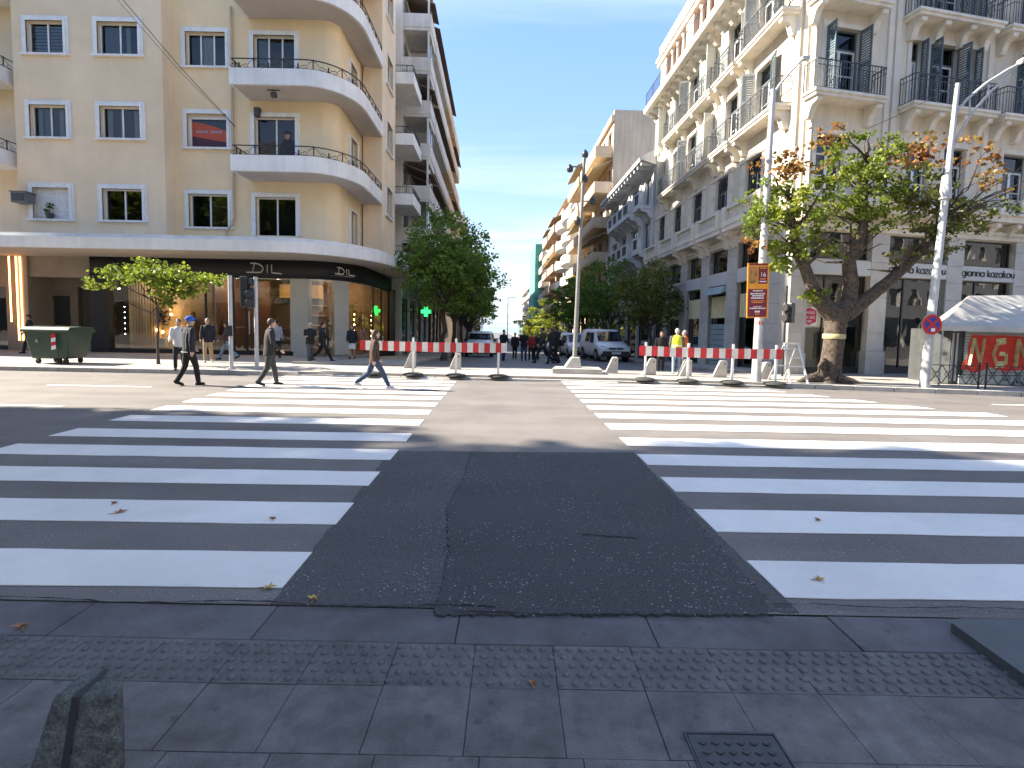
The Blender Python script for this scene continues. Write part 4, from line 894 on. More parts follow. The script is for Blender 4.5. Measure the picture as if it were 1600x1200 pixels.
GREYC = M('grey_concrete_render', (.42,.41,.39), .8, .1, 1.0, streak=.2, bump=.1); OFFW = M('offwhite_render', (.66,.63,.58), .8, .08, 1, streak=.16); BEIGE = M('beige_render', (.62,.48,.33), .85, .08, 1, streak=.12)
BRN = M('brown_pink_render', (.52,.38,.27), .85, .1, 1, streak=.14); NEO = M('pale_blue_grey_stucco', (.66,.665,.66), .8, .08, 1, streak=.2); WHT = M('white_render', (.66,.64,.61), .8, .06, 1, streak=.12)
YAWN = M('beige_awning_cloth', (.46,.38,.26), .9, .1, 2); BAWN = M('brown_awning_cloth', (.20,.14,.10), .9)
r, fr = slab_block('apartment_block', 'grey apartment block with boxed-in balconies next to the curved-balcony building', None, -1, 6.7, 19.0, 22.4, 9, OFFW, OFFW, 7, 1.7, seg=((.2,2.6),(2.9,11.9)), enclosed=True, awn=BAWN, parap=.8)
pc = MATS.get('pharmacy'); 
r, fr = slab_block('apartment_block', 'beige apartment block with long balcony bands beyond the grey one, dark awnings', None, -1, 19.2, 34.0, 23.2, 9, BRN, BEIGE, 7, 1.55, seg=((.3,7.0),(7.6,14.4)), awn=BAWN)
r, fr = slab_block('apartment_block', 'cream apartment block mostly hidden behind the dark street trees', None, -1, 47, 60, 19.4, 9, BEIGE, OFFW, 5, 1.3, seg=((1,12),))
slab_block('apartment_block', 'far pale apartment block at the sea end behind the left trees', None, -1, 60.4, 150, 18.5, 9, OFFW, OFFW, 5, 1.2, seg=((2,40),(45,85)))
# neoclassical house next to the ornate one
r, fr = slab_block('neoclassical_house', 'pale blue-grey neoclassical house with stone balustrade balconies and deep eaves', None, 1, 15.8, 28.2, 12.2, 10, NEO, NEO, 3, z0=3.6, bal=False)
o = fr.mb(MB().extr([(0,11.9),(-.3,12.0),(-1.0,12.2),(-1.05,12.4),(0,12.9),(.6,13.0),(.6,11.9)], -.2, 12.6), 'eaves', NEO)
for k in range(15): MB().box(.2+k*.85,.4+k*.85,-.9,-.1,11.95,12.18).build('eave_bracket', NEO, o)
for z in (6.55, 9.42):
    for a, b in ((2.8,9.6),(10.7,12.3)):
        o = fr.mb(MB().box(a,b,-.95,0,z-.16,z+.06), 'stone_balcony', NEO); nn = max(1, round((b-a)/1.6))
        for i in range(nn+1): x = a+(b-a-.22)*i/nn; MB().box(x,x+.22,-.97,-.75,z+.06,z+.95).build('balustrade_post', NEO, o)
        MB().box(a,b,-.95,-.78,z+.82,z+.94).box(a,b,-.93,-.8,z+.06,z+.2).build('balustrade_rail', NEO, o)
        lt = MB(); k = a+.3
        while k < b-.3: lt.box(k,k+.07,-.9,-.83,z+.2,z+.82); k += .2
        lt.build('balusters', DFR, o); nb = max(2, int((b-a)/1.1)+1)
        for i in range(nb):
            x = a+.15+(b-a-.3)*i/(nb-1); MB().extr([(0,z-.16),(-.85,z-.16),(-.8,z-.3),(-.4,z-.42),(-.25,z-.7),(0,z-.75)], x-.11, x+.11).build('bracket', NEO, o)
for k in range(5): fr.mb(MB().box(.15+k*3.03-.12,.45+k*3.03-.12,-.08,0,3.6,11.9), 'pilaster', NEO)
# beige block with deep balconies and its tall blank end wall, then the others down to the sea
r, fr = slab_block('apartment_block', 'tall beige apartment block with deep balconies and a blank side wall', None, 1, 28.4, 46, 19.7, 12, BEIGE, BEIGE, 5, 1.5, z0=4.4, seg=((.3,8.2),(9.4,17.4)), awn=YAWN, parap=.75)
ENDW = M('weathered_beige_end_wall', (.47,.40,.32), .9, .10, .6, stain=.25, streak=.2, bump=.2); fr.mb(MB().box(17.6,17.66,.02,12,-5,20.3).box(17.0,17.66,.02,12,20.3,20.5), 'end_wall', ENDW)
slab_block('apartment_block', 'white apartment block with rounded balconies down the street', None, 1, 46.3, 60, 18.0, 10, WHT, WHT, 5, 1.6, z0=4.2, seg=((.6,6.4),(7.2,13.2)), curved=True)
r, fr = slab_block('apartment_block', 'brownish apartment block with a tiled penthouse, beyond the white one', None, 1, 60.3, 80, 19.0, 10, BRN, BRN, 5, 1.5, z0=4.2, seg=((.6,9.0),(10.5,19.2)), awn=YAWN)
fr.mb(MB().extr([(1.0,19.3),(1.0,20.8),(.2,20.9),(3.5,22.6),(7,20.8),(7,19.3)], .5, 19.2), 'penthouse', BRN)
r, fr = slab_block('apartment_block', 'pale far block wrapped in green scaffold netting', None, 1, 80.3, 118, 17.6, 10, OFFW, OFFW, 5, 1.4, z0=4.2, seg=((.8,17),(19,37)))
NET = M('green_scaffold_net', (.12,.42,.34), .8, .15, .6); nt_ = fr.mb(MB().box(14,30,-2.2,-2.12,0,18.4).box(29.92,30,-2.12,-.2,0,18.4), 'scaffold_net', NET)
for k in range(7): MB().tube([(30.05,-2.2+.33*k,0),(30.05,-2.2+.33*k,18.6)], .03, 5).build('scaffold_pole', FIT, nt_)
slab_block('apartment_block', 'farthest low white block at the sea end on the right', None, 1, 118.5, 170, 15, 10, WHT, OFFW, 4, 1.2, z0=4, seg=((1,24),(27,50)))
# pharmacy cross on the grey block
GRN = emis('green_cross_light', (.02,1.0,.12), .8)
px = empty('pharmacy_cross', (-5.45,32.5,2.4), 'lit green pharmacy cross on a bracket beside the left street trees', 'sign')
MB().box(-.30,.30,-.06,.06,-.1,.1).box(-.1,.1,-.065,.065,.1,.3).box(-.1,.1,-.065,.065,-.3,-.1).build('cross', GRN, px); MB().bar((-1.5,.05,.0),(-.3,.05,0),.05).build('bracket', FIT, px)
# ================================================================== trees
import numpy as np
def leaf_mat(name, cols, trans=.35):
    m = bpy.data.materials.new(name); m.use_nodes = True; nd = m.node_tree.nodes; ln = m.node_tree.links; p = nd['Principled BSDF']; p.inputs['Roughness'].default_value = .5; p.inputs['Specular IOR Level'].default_value = .35
    geo = nd.new('ShaderNodeNewGeometry'); r = nd.new('ShaderNodeValToRGB'); e = r.color_ramp.elements
    e[0].position = 0; e[0].color = (*cols[0],1); e[1].position = 1; e[1].color = (*cols[-1],1)
    for i, c in enumerate(cols[1:-1]): k = e.new((i+1)/(len(cols)-1)); k.color = (*c,1)
    n = nd.new('ShaderNodeTexNoise'); n.inputs['Scale'].default_value = 1.1; ln.new(geo.outputs['Position'], n.inputs['Vector'])
    a = nd.new('ShaderNodeMath'); a.operation = 'MULTIPLY_ADD'; a.inputs[1].default_value = .55; ln.new(geo.outputs['Random Per Island'], a.inputs[0])
    b = nd.new('ShaderNodeMath'); b.operation = 'MULTIPLY_ADD'; b.inputs[1].default_value = 1.4; b.inputs[2].default_value = -.48; ln.new(n.outputs[0], b.inputs[0]); ln.new(b.outputs[0], a.inputs[2]); ln.new(a.outputs[0], r.inputs[0])
    ln.new(r.outputs[0], p.inputs['Base Color'])
    t = nd.new('ShaderNodeBsdfTranslucent'); ln.new(r.outputs[0], t.inputs[0]); mx = nd.new('ShaderNodeMixShader'); mx.inputs[0].default_value = trans
    o = nd['Material Output']; ln.new(p.outputs[0], mx.inputs[1]); ln.new(t.outputs[0], mx.inputs[2]); ln.new(mx.outputs[0], o.inputs[0]); return m
BARK = M('grey_brown_bark', (.105,.078,.056), .95, .5, 11, bump=1.0, bscale=28)
BARK_D = M('dark_bark', (.075,.058,.045), .95, .3, 7, bump=1.0, bscale=30)
LG = leaf_mat('mid_green_leaves', [(.065,.10,.014),(.14,.19,.022),(.22,.28,.03),(.32,.32,.045)], .45)
LD = leaf_mat('dark_green_leaves', [(.045,.095,.016),(.095,.17,.025),(.15,.25,.034),(.22,.30,.045)], .42)
LO = leaf_mat('olive_leaves', [(.055,.08,.015),(.11,.14,.024),(.18,.19,.036),(.24,.18,.05)], .42)
LY = leaf_mat('yellow_green_leaves_sunlit', [(.14,.20,.015),(.24,.28,.02),(.34,.34,.03)], .45)
LR = leaf_mat('autumn_leaves', [(.20,.07,.02),(.30,.13,.035),(.24,.16,.04),(.14,.13,.03)])
def leaves(blobs, size, seed, clump=9, spread=.16, flat=.55, lumpy=1.0):
    """leaf-shaped folded faces gathered on twigs, spread through ellipsoid volumes (shell-heavy)"""
    g = np.random.default_rng(seed); P = []
    for (c, r, n) in blobs:
        k = max(1, n//clump); d = g.normal(size=(k,3)); d /= np.linalg.norm(d, axis=1)[:,None]
        rad = g.random(k)**.42; lump = 1 + lumpy*(.22*np.sin(d[:,0]*5+seed)*np.cos(d[:,1]*4.3+seed*2) + .16*np.sin(d[:,2]*7+seed*.7))
        q = d*(rad*lump)[:,None]*np.array(r) + np.array(c)
        q = np.repeat(q, clump, 0) + g.normal(size=(k*clump,3))*spread*np.array([1,1,.6]); P.append(q)
    P = np.concatenate(P); n = len(P)
    a = g.normal(size=(n,3)); a[:,2] = a[:,2]*flat - .25; a /= np.linalg.norm(a, axis=1)[:,None]
    u = g.normal(size=(n,3)); u[:,2] *= .5; b = np.cross(a, u); b /= np.linalg.norm(b, axis=1)[:,None]; w = np.cross(a, b)
    s = size*(.6+.7*g.random(n))[:,None]
    V = np.stack([P-a*s*.5, P-b*s*.38+w*s*.10, P+a*s*.55, P+b*s*.38+w*s*.10], 1).reshape(-1,3)
    F = np.arange(n*4).reshape(-1,4); return V, F
def split(blobs, r, seed, per=26):
    """break big ellipsoids into many small leafy clumps so that gaps and branches show"""
    g = random.Random(seed); out = []
    for c, rr, n in blobs:
        k = max(2, n//per)
        for i in range(k):
            d = Vector((g.gauss(0,1),g.gauss(0,1),g.gauss(0,1))).normalized()*(g.random()**.5); q = r*g.uniform(.6,1.25); m_ = max(6, int(n/k*g.uniform(.5,1.5)))
            out.append(((c[0]+d.x*rr[0],c[1]+d.y*rr[1],c[2]+d.z*rr[2]),(q,q,q*.62),m_))
    return out
def leaf_obj(name, blobs, size, mat, parent, seed, **k):
    V, F = leaves(blobs, size, seed, **k); me = bpy.data.meshes.new(name)
    n = len(F); me.vertices.add(len(V)); me.vertices.foreach_set('co', V.ravel().astype('f')); me.loops.add(n*4); me.loops.foreach_set('vertex_index', F.ravel().astype('i'))
    me.polygons.add(n); me.polygons.foreach_set('loop_start', np.arange(0,n*4,4).astype('i')); me.polygons.foreach_set('loop_total', np.full(n,4,'i')); me.update(calc_edges=True); me.validate()
    me.materials.append(mat); return inst(me, name, parent)
def wob(a, b, n, amp, seed):
    g = random.Random(seed); a = Vector(a); b = Vector(b)
    return [a.lerp(b, i/n) + (Vector((g.gauss(0,amp),g.gauss(0,amp),g.gauss(0,amp*.5))) if 0 < i < n else Vector()) for i in range(n+1)]
def tree(name, label, base, h, r0, blobs, size, mat, seed, bark=None, group=None, lean=(0,0), nb=6, limbs=True, clumps=None, **k):
    t = empty(name, base, label, 'tree', group); bark = bark or BARK_D
    top = (lean[0], lean[1], h); m = MB(); pts = wob((0,0,-.1), top, 5, r0*.35, seed); m.tube(pts, [r0*1.45] + [r0*(1-.35*i/5) for i in range(1,6)], 9); m.build('trunk', bark, t)
    if limbs:
        g = random.Random(seed+1); lm = MB()
        for i in range(nb):
            c, rr, _ = blobs[i % len(blobs)]; d = Vector((g.uniform(-1,1),g.uniform(-1,1),g.uniform(-.3,.9)))
            e = Vector(c) + Vector((d.x*rr[0],d.y*rr[1],d.z*rr[2]))*.75; s = Vector(pts[-1 - (i % 2)]); q = wob(s, e, 5, .12, seed+i); lm.tube(q, [r0*.55*(1-.8*j/5) for j in range(6)], 6)
            for j in (2,3,4):
                e2 = Vector(q[j]) + Vector((g.uniform(-1,1),g.uniform(-1,1),g.uniform(-.2,.8)))*.45*min(rr); lm.tube(wob(q[j], e2, 3, .05, seed+i*7+j), [r0*.2,r0*.14,r0*.1,r0*.04], 5)
        lm.build('limbs', bark, t)
    leaf_obj('crown', split(blobs, clumps[0], seed, clumps[1]) if clumps else blobs, size, mat, t, seed, **k); return t
# small young tree before the shop, with spreading drooping branches
t = tree('young_street_tree', 'thin young street tree with drooping bright green branches before the black-fronted shop', (-11.4,16.5,.1), 1.95, .045,
     [((.1,0,2.85),(1.5,.9,.34),1050),((.55,0,2.45),(.85,.6,.42),560),((-1.35,.1,2.95),(.75,.4,.22),180),((-1.9,.1,2.55),(.55,.3,.2),120),((1.7,0,2.75),(.7,.4,.25),170),((.3,.1,2.0),(.3,.25,.3),90),((-.2,0,3.2),(.9,.5,.2),180)], .13, LG, 11, nb=8, spread=.09, clump=10)
# trees on the left of the side street
row = [(-3.35,25.2,7.3,2.35),(-3.5,31,7.0,2.2),(-3.7,37.5,7.0,2.2),(-3.9,44.5,6.6,2.2),(-4.2,53,6.5,2.2),(-4.6,64,6.5,2.4),(-5.2,80,6.5,2.6)]
names = ['nearest of the dark street trees lining the left side of the street','second dark street tree from the crossing on the left side','third dark street tree on the left, behind the white pickup','fourth tree of the left-hand row down the street','fifth tree of the left-hand row down the street','sixth tree of the left-hand row, close to the sea end','last tree of the left-hand row by the sea']
for i, (x, y, top, rr) in enumerate(row):
    z = street_z(y)+.1; H = top-z; n = (14000,7500,5000,3400,2600,2000,1800)[i]; c = (.25,0,H-2.55)
    tree('street_tree', names[i], (x,y,z), 2.4, .14, [(c,(rr,rr*1.05,2.45),int(n*.7)),((-.9,-.2,H-3.0),(rr*.7,rr*.7,1.6),int(n*.18)),((1.3,.2,H-3.5),(rr*.65,rr*.7,1.3),int(n*.12))], .15 if i < 2 else .2, LD, 20+i, group='trees along the left pavement', nb=9, clumps=(.42,44))
row = [(7.45,27.5,5.25,1.85,LO,'olive-brown street tree nearest the ornate building, right of the white van'),(6.6,34.5,6.3,2.3,LD,'dark round street tree behind the white vans'),(6.2,42,6.4,2.3,LD,'dark street tree second behind the white vans'),(5.8,50,6.2,2.3,LD,'dark street tree third behind the white vans, by the beige block'),(4.6,62,5.3,3.0,LY,'bright yellow-green sunlit tree down the street'),(3.2,70,4.9,2.7,LY,'smaller yellow-green tree beyond the bright one'),(3.6,86,4.2,2.6,LY,'farthest yellow-green tree near the sea')]
for i, (x, y, top, rr, mt, lb) in enumerate(row):
    z = street_z(y)+.1; H = top-z; n = (6500,6500,4200,3000,2800,1800,1500)[i]
    tree('street_tree', lb, (x,y,z), 1.9, .12, [((0,0,H-rr*1.02),(rr,rr,rr*1.02),int(n*.75)),((-rr*.5,0,H-rr*1.25),(rr*.7,rr*.7,rr*.75),int(n*.25))], .14 if i < 2 else .22, mt, 40+i, group='trees along the right pavement', nb=8, clumps=(.36,40))
# the pollarded tree in front of the right-hand building
BT = empty('pollarded_plane_tree', (9.2,14.8,.1), 'thick-trunked tree with three big limbs and half autumn leaves before the shops', 'tree')
m = MB(); m.tube([(.0,0,-.1),(.0,0,.12),(.05,0,.5),(.1,0,1.1),(.12,0,1.7),(.2,0,2.1)], [.42,.33,.28,.27,.28,.31], 14)
m.tube([(-.1,0,.15),(-.32,-.06,.18),(-.62,-.1,.12),(-.95,-.14,.02)], [.2,.16,.12,.05], 8).tube([(-.2,-.1,.1),(-.32,-.18,.5),(-.25,-.16,.72)], [.12,.1,.07], 8).tube([(.1,-.2,.1),(.5,-.3,.05),(.8,-.4,-.03)], [.2,.12,.05], 8)
m.build('trunk', BARK, BT)
lm = [[(.05,0,1.95),(-.35,0,2.35),(-.62,0,2.75),(-.85,.0,3.3),(-1.1,.05,3.8),(-1.25,.0,4.4),(-1.3,.1,5.2)], [(.25,0,2.0),(.5,.05,2.35),(.52,.05,2.9),(.42,.05,3.5),(.6,0,3.95),(.75,0,4.5),(.72,0,5.3),(.8,.1,6.3)], [(.35,0,2.0),(.75,0,2.25),(1.3,-.05,2.75),(1.85,-.05,3.25),(2.3,0,3.65),(2.85,.05,4.3),(3.1,.1,5.0)]]
for q, r_ in zip(lm, ([.27,.22,.17,.15,.13,.1,.05],[.28,.22,.2,.18,.16,.12,.08,.03],[.26,.2,.16,.14,.11,.08,.03])): MB().tube(q, r_, 10).ball(q[2] if r_[0] != .28 else q[4], r_[2]*1.15, 8, 6).build('limb', BARK, BT)
g = random.Random(5); br = MB()
for q in lm:
    for j in range(3, len(q)):
        for k in range(6):
            e = Vector(q[j]) + Vector((g.uniform(-1.0,1.0),g.uniform(-.8,.8),g.uniform(.1,1.2))); br.tube(wob(q[j], e, 4, .07, g.random()), [.05,.04,.03,.02,.008], 5)
for k in range(16):
    s = Vector((3.0,.1,4.7)); e = Vector((g.uniform(2.6,5.4),g.uniform(-.5,.5),g.uniform(4.9,7.0))); br.tube(wob(s, e, 5, .1, g.random()), [.04,.03,.022,.016,.01,.005], 5)
br.build('branches', BARK, BT)
leaf_obj('crown', split([((-1.35,0,4.8),(1.25,1.1,1.15),2700),((-1.2,0,3.65),(.85,.7,.5),800),((-2.2,0,4.6),(.65,.6,.55),600),((.55,0,5.9),(1.3,1.2,1.25),3000),((.9,0,4.9),(1.0,1.0,.6),1000),((-.3,0,4.0),(.7,.6,.35),240),((-.45,-.2,2.45),(.42,.3,.38),190)], .20, 61, 34), .11, LG, BT, 61, spread=.08)
leaf_obj('olive_crown', split([((2.2,.1,5.3),(1.2,1.0,.95),2200),((3.1,.1,4.6),(1.0,.8,.45),1200),((2.3,0,3.75),(.75,.5,.35),380),((4.2,.1,5.15),(1.2,.6,.28),500),((3.2,.1,3.9),(.6,.5,.3),200)], .22, 62, 24), .10, LO, BT, 62, spread=.08)
leaf_obj('autumn_leaves', [((-1.5,0,6.0),(.95,.8,.5),420),((-.3,0,6.9),(.6,.5,.35),120),((2.0,.1,6.6),(1.1,.8,.5),330),((3.9,.1,6.6),(1.1,.5,.6),150),((4.6,.1,5.9),(.7,.4,.5),110),((-2.3,0,3.9),(.5,.4,.3),50)], .13, LR, BT, 63, spread=.1)
MB().lathe([(.285,1.28),(.295,1.3),(.295,1.4),(.285,1.42)],14,(.1,0,0)).build('trunk_band', M('yellowish_tape', (.42,.36,.18), .6), BT)
# big plane trees overhanging the near lane, left of the view: they shade the foreground
tree('plane_tree', 'big plane tree on the near pavement just left of the view, shading the crossing', (-17.6,1.9,0), 5.2, .34, [((.2,2.6,8.5),(5.4,6.0,4.0),26000),((1.5,1.0,7.5),(4.5,3.5,3.0),6000)], .42, LG, 71, BARK, lean=(.3,1.6), spread=.25, lumpy=.25)
tree('plane_tree', 'tall plane tree on the near pavement nearest the viewer, shading the foreground', (-12.4,1.6,0), 8.0, .36, [((.2,2.7,11.2),(5.2,5.0,3.3),24000),((.2,1.2,11.5),(5,3.5,3.0),8000)], .42, LG, 72, BARK, lean=(.2,2.2), spread=.25, lumpy=.25)
tree('plane_tree', 'plane tree on the near pavement farther left along the road', (-26,1.9,0), 5.2, .34, [((.2,2.4,8.5),(5.2,5.8,4.0),16000)], .42, LG, 73, BARK, lean=(.3,1.4), spread=.25, lumpy=.25)
# the row of buildings on the viewer's side of the road, seen only in reflections
for i, (x0, x1, h, c) in enumerate(((-70,-26,17,(.46,.40,.33)),(-25.5,-10,19,(.52,.50,.46)),(11.5,31,20,(.50,.47,.42)),(31.5,56,18,(.46,.40,.33)),(56.5,85,19,(.52,.50,.46)))):
    mt = M('near_row_render_%d' % i, c, .85, .08, 1, streak=.1); rt = empty('near_side_building', (x0,-6.5,0), ['pale brown','off-white','light grey','right-hand brown','far right white'][i]+' building on the viewer\'s side of the road, seen only in reflections', 'building', rz=PI)
    rt.location = (x1,-6.5,0); f_ = Fr(rt, x1, -6.5, 0); L = x1-x0; n = int(L/3.2); ops = []
    for fl in range(int((h-4.5)/3.1)): ops += [((k+.25)*L/n,(k+.75)*L/n,4.8+fl*3.1,6.8+fl*3.1) for k in range(n)]
    ops += [((k+.06)*L/n,(k+.94)*L/n,.1,3.4) for k in range(n)]
    m = MB(); wall(m, 0, L, 0, h, ops, .3); m.quad((0,0,h),(L,0,h),(L,10,h),(0,10,h)); m.quad((L,10,0),(0,10,0),(0,10,h),(L,10,h)); m.quad((L,0,0),(L,10,0),(L,10,h),(L,0,h)); m.quad((0,10,0),(0,0,0),(0,0,h),(0,10,h)); m.build('wall', mt, rt); MB().quad((0,.3,0),(L,.3,0),(L,.3,h),(0,.3,h)).build('window_glass', M('near_row_dark_glass_%d' % i, (.03,.035,.04), .1), rt)
# ================================================================== street furniture
CONC = M('pale_concrete_bollard', (.50,.47,.41), .85, .12, 6, stain=.15, bump=.3, bscale=60)
RW_R = M('barrier_red', (.58,.014,.018), .5, .12, 9, stain=.15, streak=.2, obj_random=.12); RW_W = M('barrier_white', (.68,.66,.61), .55, .1, 9, stain=.15, streak=.2, obj_random=.1); GALV = M('galvanised_steel', (.42,.43,.44), .45, .1, 6, metal=.5); POLEW = M('worn_white_pole_paint', (.52,.53,.53), .5, .12, 5, streak=.25)
RUB = M('black_rubber_foot', (.035,.038,.034), .85, .2, 12, bump=.4); SIGW = M('sign_white', (.75,.75,.73), .5, .03, 6)
# red and white barriers
def barrier(label, x0, x1, y0, y1, posts, z=.12, first_red=True):
    L = math.hypot(x1-x0, y1-y0); an = math.atan2(y1-y0, x1-x0)
    b = empty('barrier', (x0,y0,z), label, 'barrier', rz=an); n = round(L/.165); w = L/n
    for i in range(n): MB().box(i*w+.001, (i+1)*w-.001, -.02, .02, .68, .955).build('red_panel' if (i % 2 == 0) == first_red else 'white_panel', RW_R if (i % 2 == 0) == first_red else RW_W, b, (0,0,random.uniform(-.003,.003) - .02*math.sin(PI*i/n)))
    for p in posts:
        MB().box(p-.03,p+.03,.024,.075,.05,1.06).build('post', SIGW, b)
        MB().lathe([(.31,-.02),(.30,.01),(.24,.035),(.13,.055),(.04,.062)],14,(p,.05,0)).build('foot', RUB, b)
    return b
barrier('red and white barrier plank left of the pole, across the street mouth', -4.37, -.13, 14.76, 14.72, (.35,1.53,2.77,4.0))
barrier('red and white barrier plank right of the pole, before the grey piers', 3.66, 7.46, 14.62, 14.08, (.18,1.36,2.56,3.7), .12)
# concrete wedge bollards
def bollard_mesh(s=1.0, name='bollard', mat=None):
    m = MB(); h = .52*s; w = .10*s
    pr = [(-.27*s,0),(.13*s,0),(.13*s,h*.93),(.11*s,h),(-.02*s,h),(-.06*s,h*.95)]      # vertical right side, sloping left side
    vs = [(x,-w,z) for x, z in pr] + [(x,w,z) for x, z in pr]; n = len(pr)
    m.add(vs, [tuple(range(n)), tuple(range(2*n-1,n-1,-1))] + [((i+1)%n,i,n+i,n+(i+1)%n) for i in range(n)]); return m.mesh(name, mat or CONC)
bme = bollard_mesh(); hol = MB().add([(.03+.025*math.cos(k*PI/6),0,.42+.025*math.sin(k*PI/6)) for k in range(12)], [tuple(range(12))]).mesh('hole', DFR)
bl_ = [(-3.3,17.0,'wedge bollard first from the left, behind the left barrier'),(-1.78,16.8,'wedge bollard second from the left, behind the left barrier'),(3.3,16.45,'wedge bollard standing alone just right of the camera pole'),(4.42,16.1,'wedge bollard at the left end of the right barrier'),(5.45,15.85,'wedge bollard beside the worker in the yellow vest'),(6.5,15.75,'wedge bollard in the middle behind the right barrier'),(7.66,15.4,'wedge bollard between the poster pole and the stepladder')]
for x, y, lb in bl_:
    o = inst(bme, 'bollard', None, (x,y,.12), random.uniform(-.15,.15), lb, 'bollard', 'pale concrete bollards along the far kerb', bevel=.015); inst(hol, 'hole', o, (.02,-.101,0))
GRAN = M('dark_granite', (.13,.14,.13), .7, .5, 26, c2=(.035,.04,.038), bump=1.0, bscale=90, grain=.6, gscale=140)
m = MB()
bt = [(-1.45,1.375),(-1.165,1.385),(-1.12,1.40),(-1.115,1.425),(-1.21,1.53),(-1.42,1.53)]     # foot outline
tp_ = [(-1.295,1.395,.47),(-1.165,1.395,.47),(-1.125,1.405,.475),(-1.115,1.43,.48),(-1.16,1.475,.495),(-1.27,1.475,.49)]
n = 6; m.add([(x,y,-.01) for x, y in bt] + tp_, [tuple(range(n-1,-1,-1)), tuple(range(n,2*n))] + [(i,(i+1)%n,n+(i+1)%n,n+i) for i in range(n)])
go = m.build('granite_bollard', GRAN, label='dark rough granite bollard in the near left corner', cat='bollard', bevel=.012)
MB().add([(-1.232,1.390,.474),(-1.212,1.390,.474),(-1.192,1.478,.497),(-1.208,1.478,.497)], [(0,1,2,3)]).add([(-1.232,1.389,.474),(-1.212,1.389,.474),(-1.27,1.374,.10),(-1.29,1.374,.10)], [(0,3,2,1)]).build('groove', DFR, go)
# poles
def pole(name, label, cat, base, pts, rs, mat, n=10): 
    o = empty(name, base, label, cat); MB().tube(pts, rs, n).build('shaft', mat, o); return o
DPOLE = M('grey_painted_pole', (.20,.20,.19), .5, .1, 5)
p = pole('camera_pole', 'tall grey pole carrying cameras, on a concrete block in the street mouth', 'pole', (2.02,16.35,.12), [(0,0,.3),(.06,0,3.5),(.14,0,6.75)], [.075,.062,.05], DPOLE)
MB().prism([(-.75,-.5),(.8,-.55),(.85,.45),(-.55,.5)], 0, .16).build('base_slab', CONC, p, bevel=.02); m = MB(); m.add([(-.33,-.2,.16),(.2,-.2,.16),(.2,.2,.16),(-.33,.2,.16),(-.1,-.16,.5),(.16,-.16,.5),(.16,.16,.5),(-.1,.16,.5)], [(0,1,5,4),(1,2,6,5),(2,3,7,6),(3,0,4,7),(4,5,6,7)]); m.build('base_block', CONC, p, bevel=.02)
MB().bar((.14,0,6.45),(-.25,0,6.45),.04).bar((.12,0,5.4),(.42,0,5.4),.04).build('arm', DPOLE, p)
for x, z, nm in ((-.3,6.4,'camera'),(.16,6.85,'camera'),(.17,6.1,'camera'),(.45,5.42,'camera'),(-.02,4.8,'camera')): MB().lathe([(.02,-.13),(.09,-.1),(.10,.0),(.08,.06),(.03,.12)],8,(x,0,z)).build(nm, DFR, p)
p = pole('street_lamp', 'pale lamp pole with an orange poster strapped to it, by the right barrier', 'street lamp', (7.02,14.6,.12), [(0,0,-.05),(.0,0,2.2),(.06,0,8.1)], [.135,.115,.07], POLEW)
MB().tube([(.06,0,7.95),(.25,0,8.25),(.5,0,8.55),(.85,0,8.95)],[.04,.035,.03,.025],7).box(.8,1.0,-.07,.07,8.9,8.98).build('arm', POLEW, p)
STK = M('torn_sticker', (.45,.40,.36), .8, .4, 20); STR = M('red_sticker', (.45,.06,.04), .7, .3, 14)
MB().lathe([(.122,1.05),(.1225,1.06),(.121,1.45),(.119,1.46)],12).build('sticker', STK, p); MB().lathe([(.119,1.62),(.1195,1.63),(.118,1.72),(.117,1.73)],12).build('sticker', STR, p)
ORG = M('poster_orange', (.72,.28,.02), .5, .05, 6); MARO = M('poster_maroon', (.16,.012,.03), .5, .06, 6)
po = empty('poster', (6.88,14.44,1.93), 'orange and maroon event poster board on the pale lamp pole', 'poster'); po.rotation_euler = (0, R(-1.5), R(6))
MB().box(-.315,.315,-.012,.012,0,1.52).build('board', ORG, po)
MB().box(-.285,.27,-.016,-.0125,.03,.80).build('maroon_field', MARO, po); MB().box(.0,.27,-.016,-.0125,.95,1.42).build('date_field', MARO, po)
MB().box(-.27,.27,-.0165,-.0125,1.46,1.51).build('header_field', MARO, po); MB().box(-.27,-.04,-.016,-.0125,.95,1.42).build('picture_field', M('poster_tan_picture', (.45,.22,.06), .6, .5, 9), po)
inst(text_mesh('lettering', '16', .17, SIGW, .001), 'lettering', po, (.135,-.018,1.2))
for z, w_, h_, c in ((.74,.30,.03,SIGW),(.655,.44,.035,SIGW),(.60,.34,.03,SIGW),(.535,.40,.035,SIGW),(.46,.40,.022,ORG),(.42,.36,.022,ORG),(.30,.24,.022,SIGW),(.25,.48,.03,SIGW),(.15,.16,.05,SIGW),(.09,.12,.03,ORG)):
    k = -w_/2
    gg = random.Random(int(z*1000))
    ln_ = MB()
    while k < w_/2-.02: e = min(w_/2, k+gg.uniform(.03,.08)); ln_.box(k-.0,e-.008,-.0185,-.0165,z,z+h_); k = e+.006
    ln_.build('text_line', c, po)
for z, w_ in ((1.37,.2),(1.07,.16),(1.0,.2)): MB().box(.135-w_/2,.135+w_/2,-.0185,-.0165,z,z+.025).build('text_line', ORG if z > 1.03 else SIGW, po)
p = pole('street_lamp', 'slightly leaning white lamp pole with a curved double arm beside the kiosk', 'street lamp', (11.15,13.75,.12), [(0,0,-.05),(.08,0,2.5),(.2,0,5.2),(.30,0,7.95)], [.12,.105,.08,.055], POLEW)
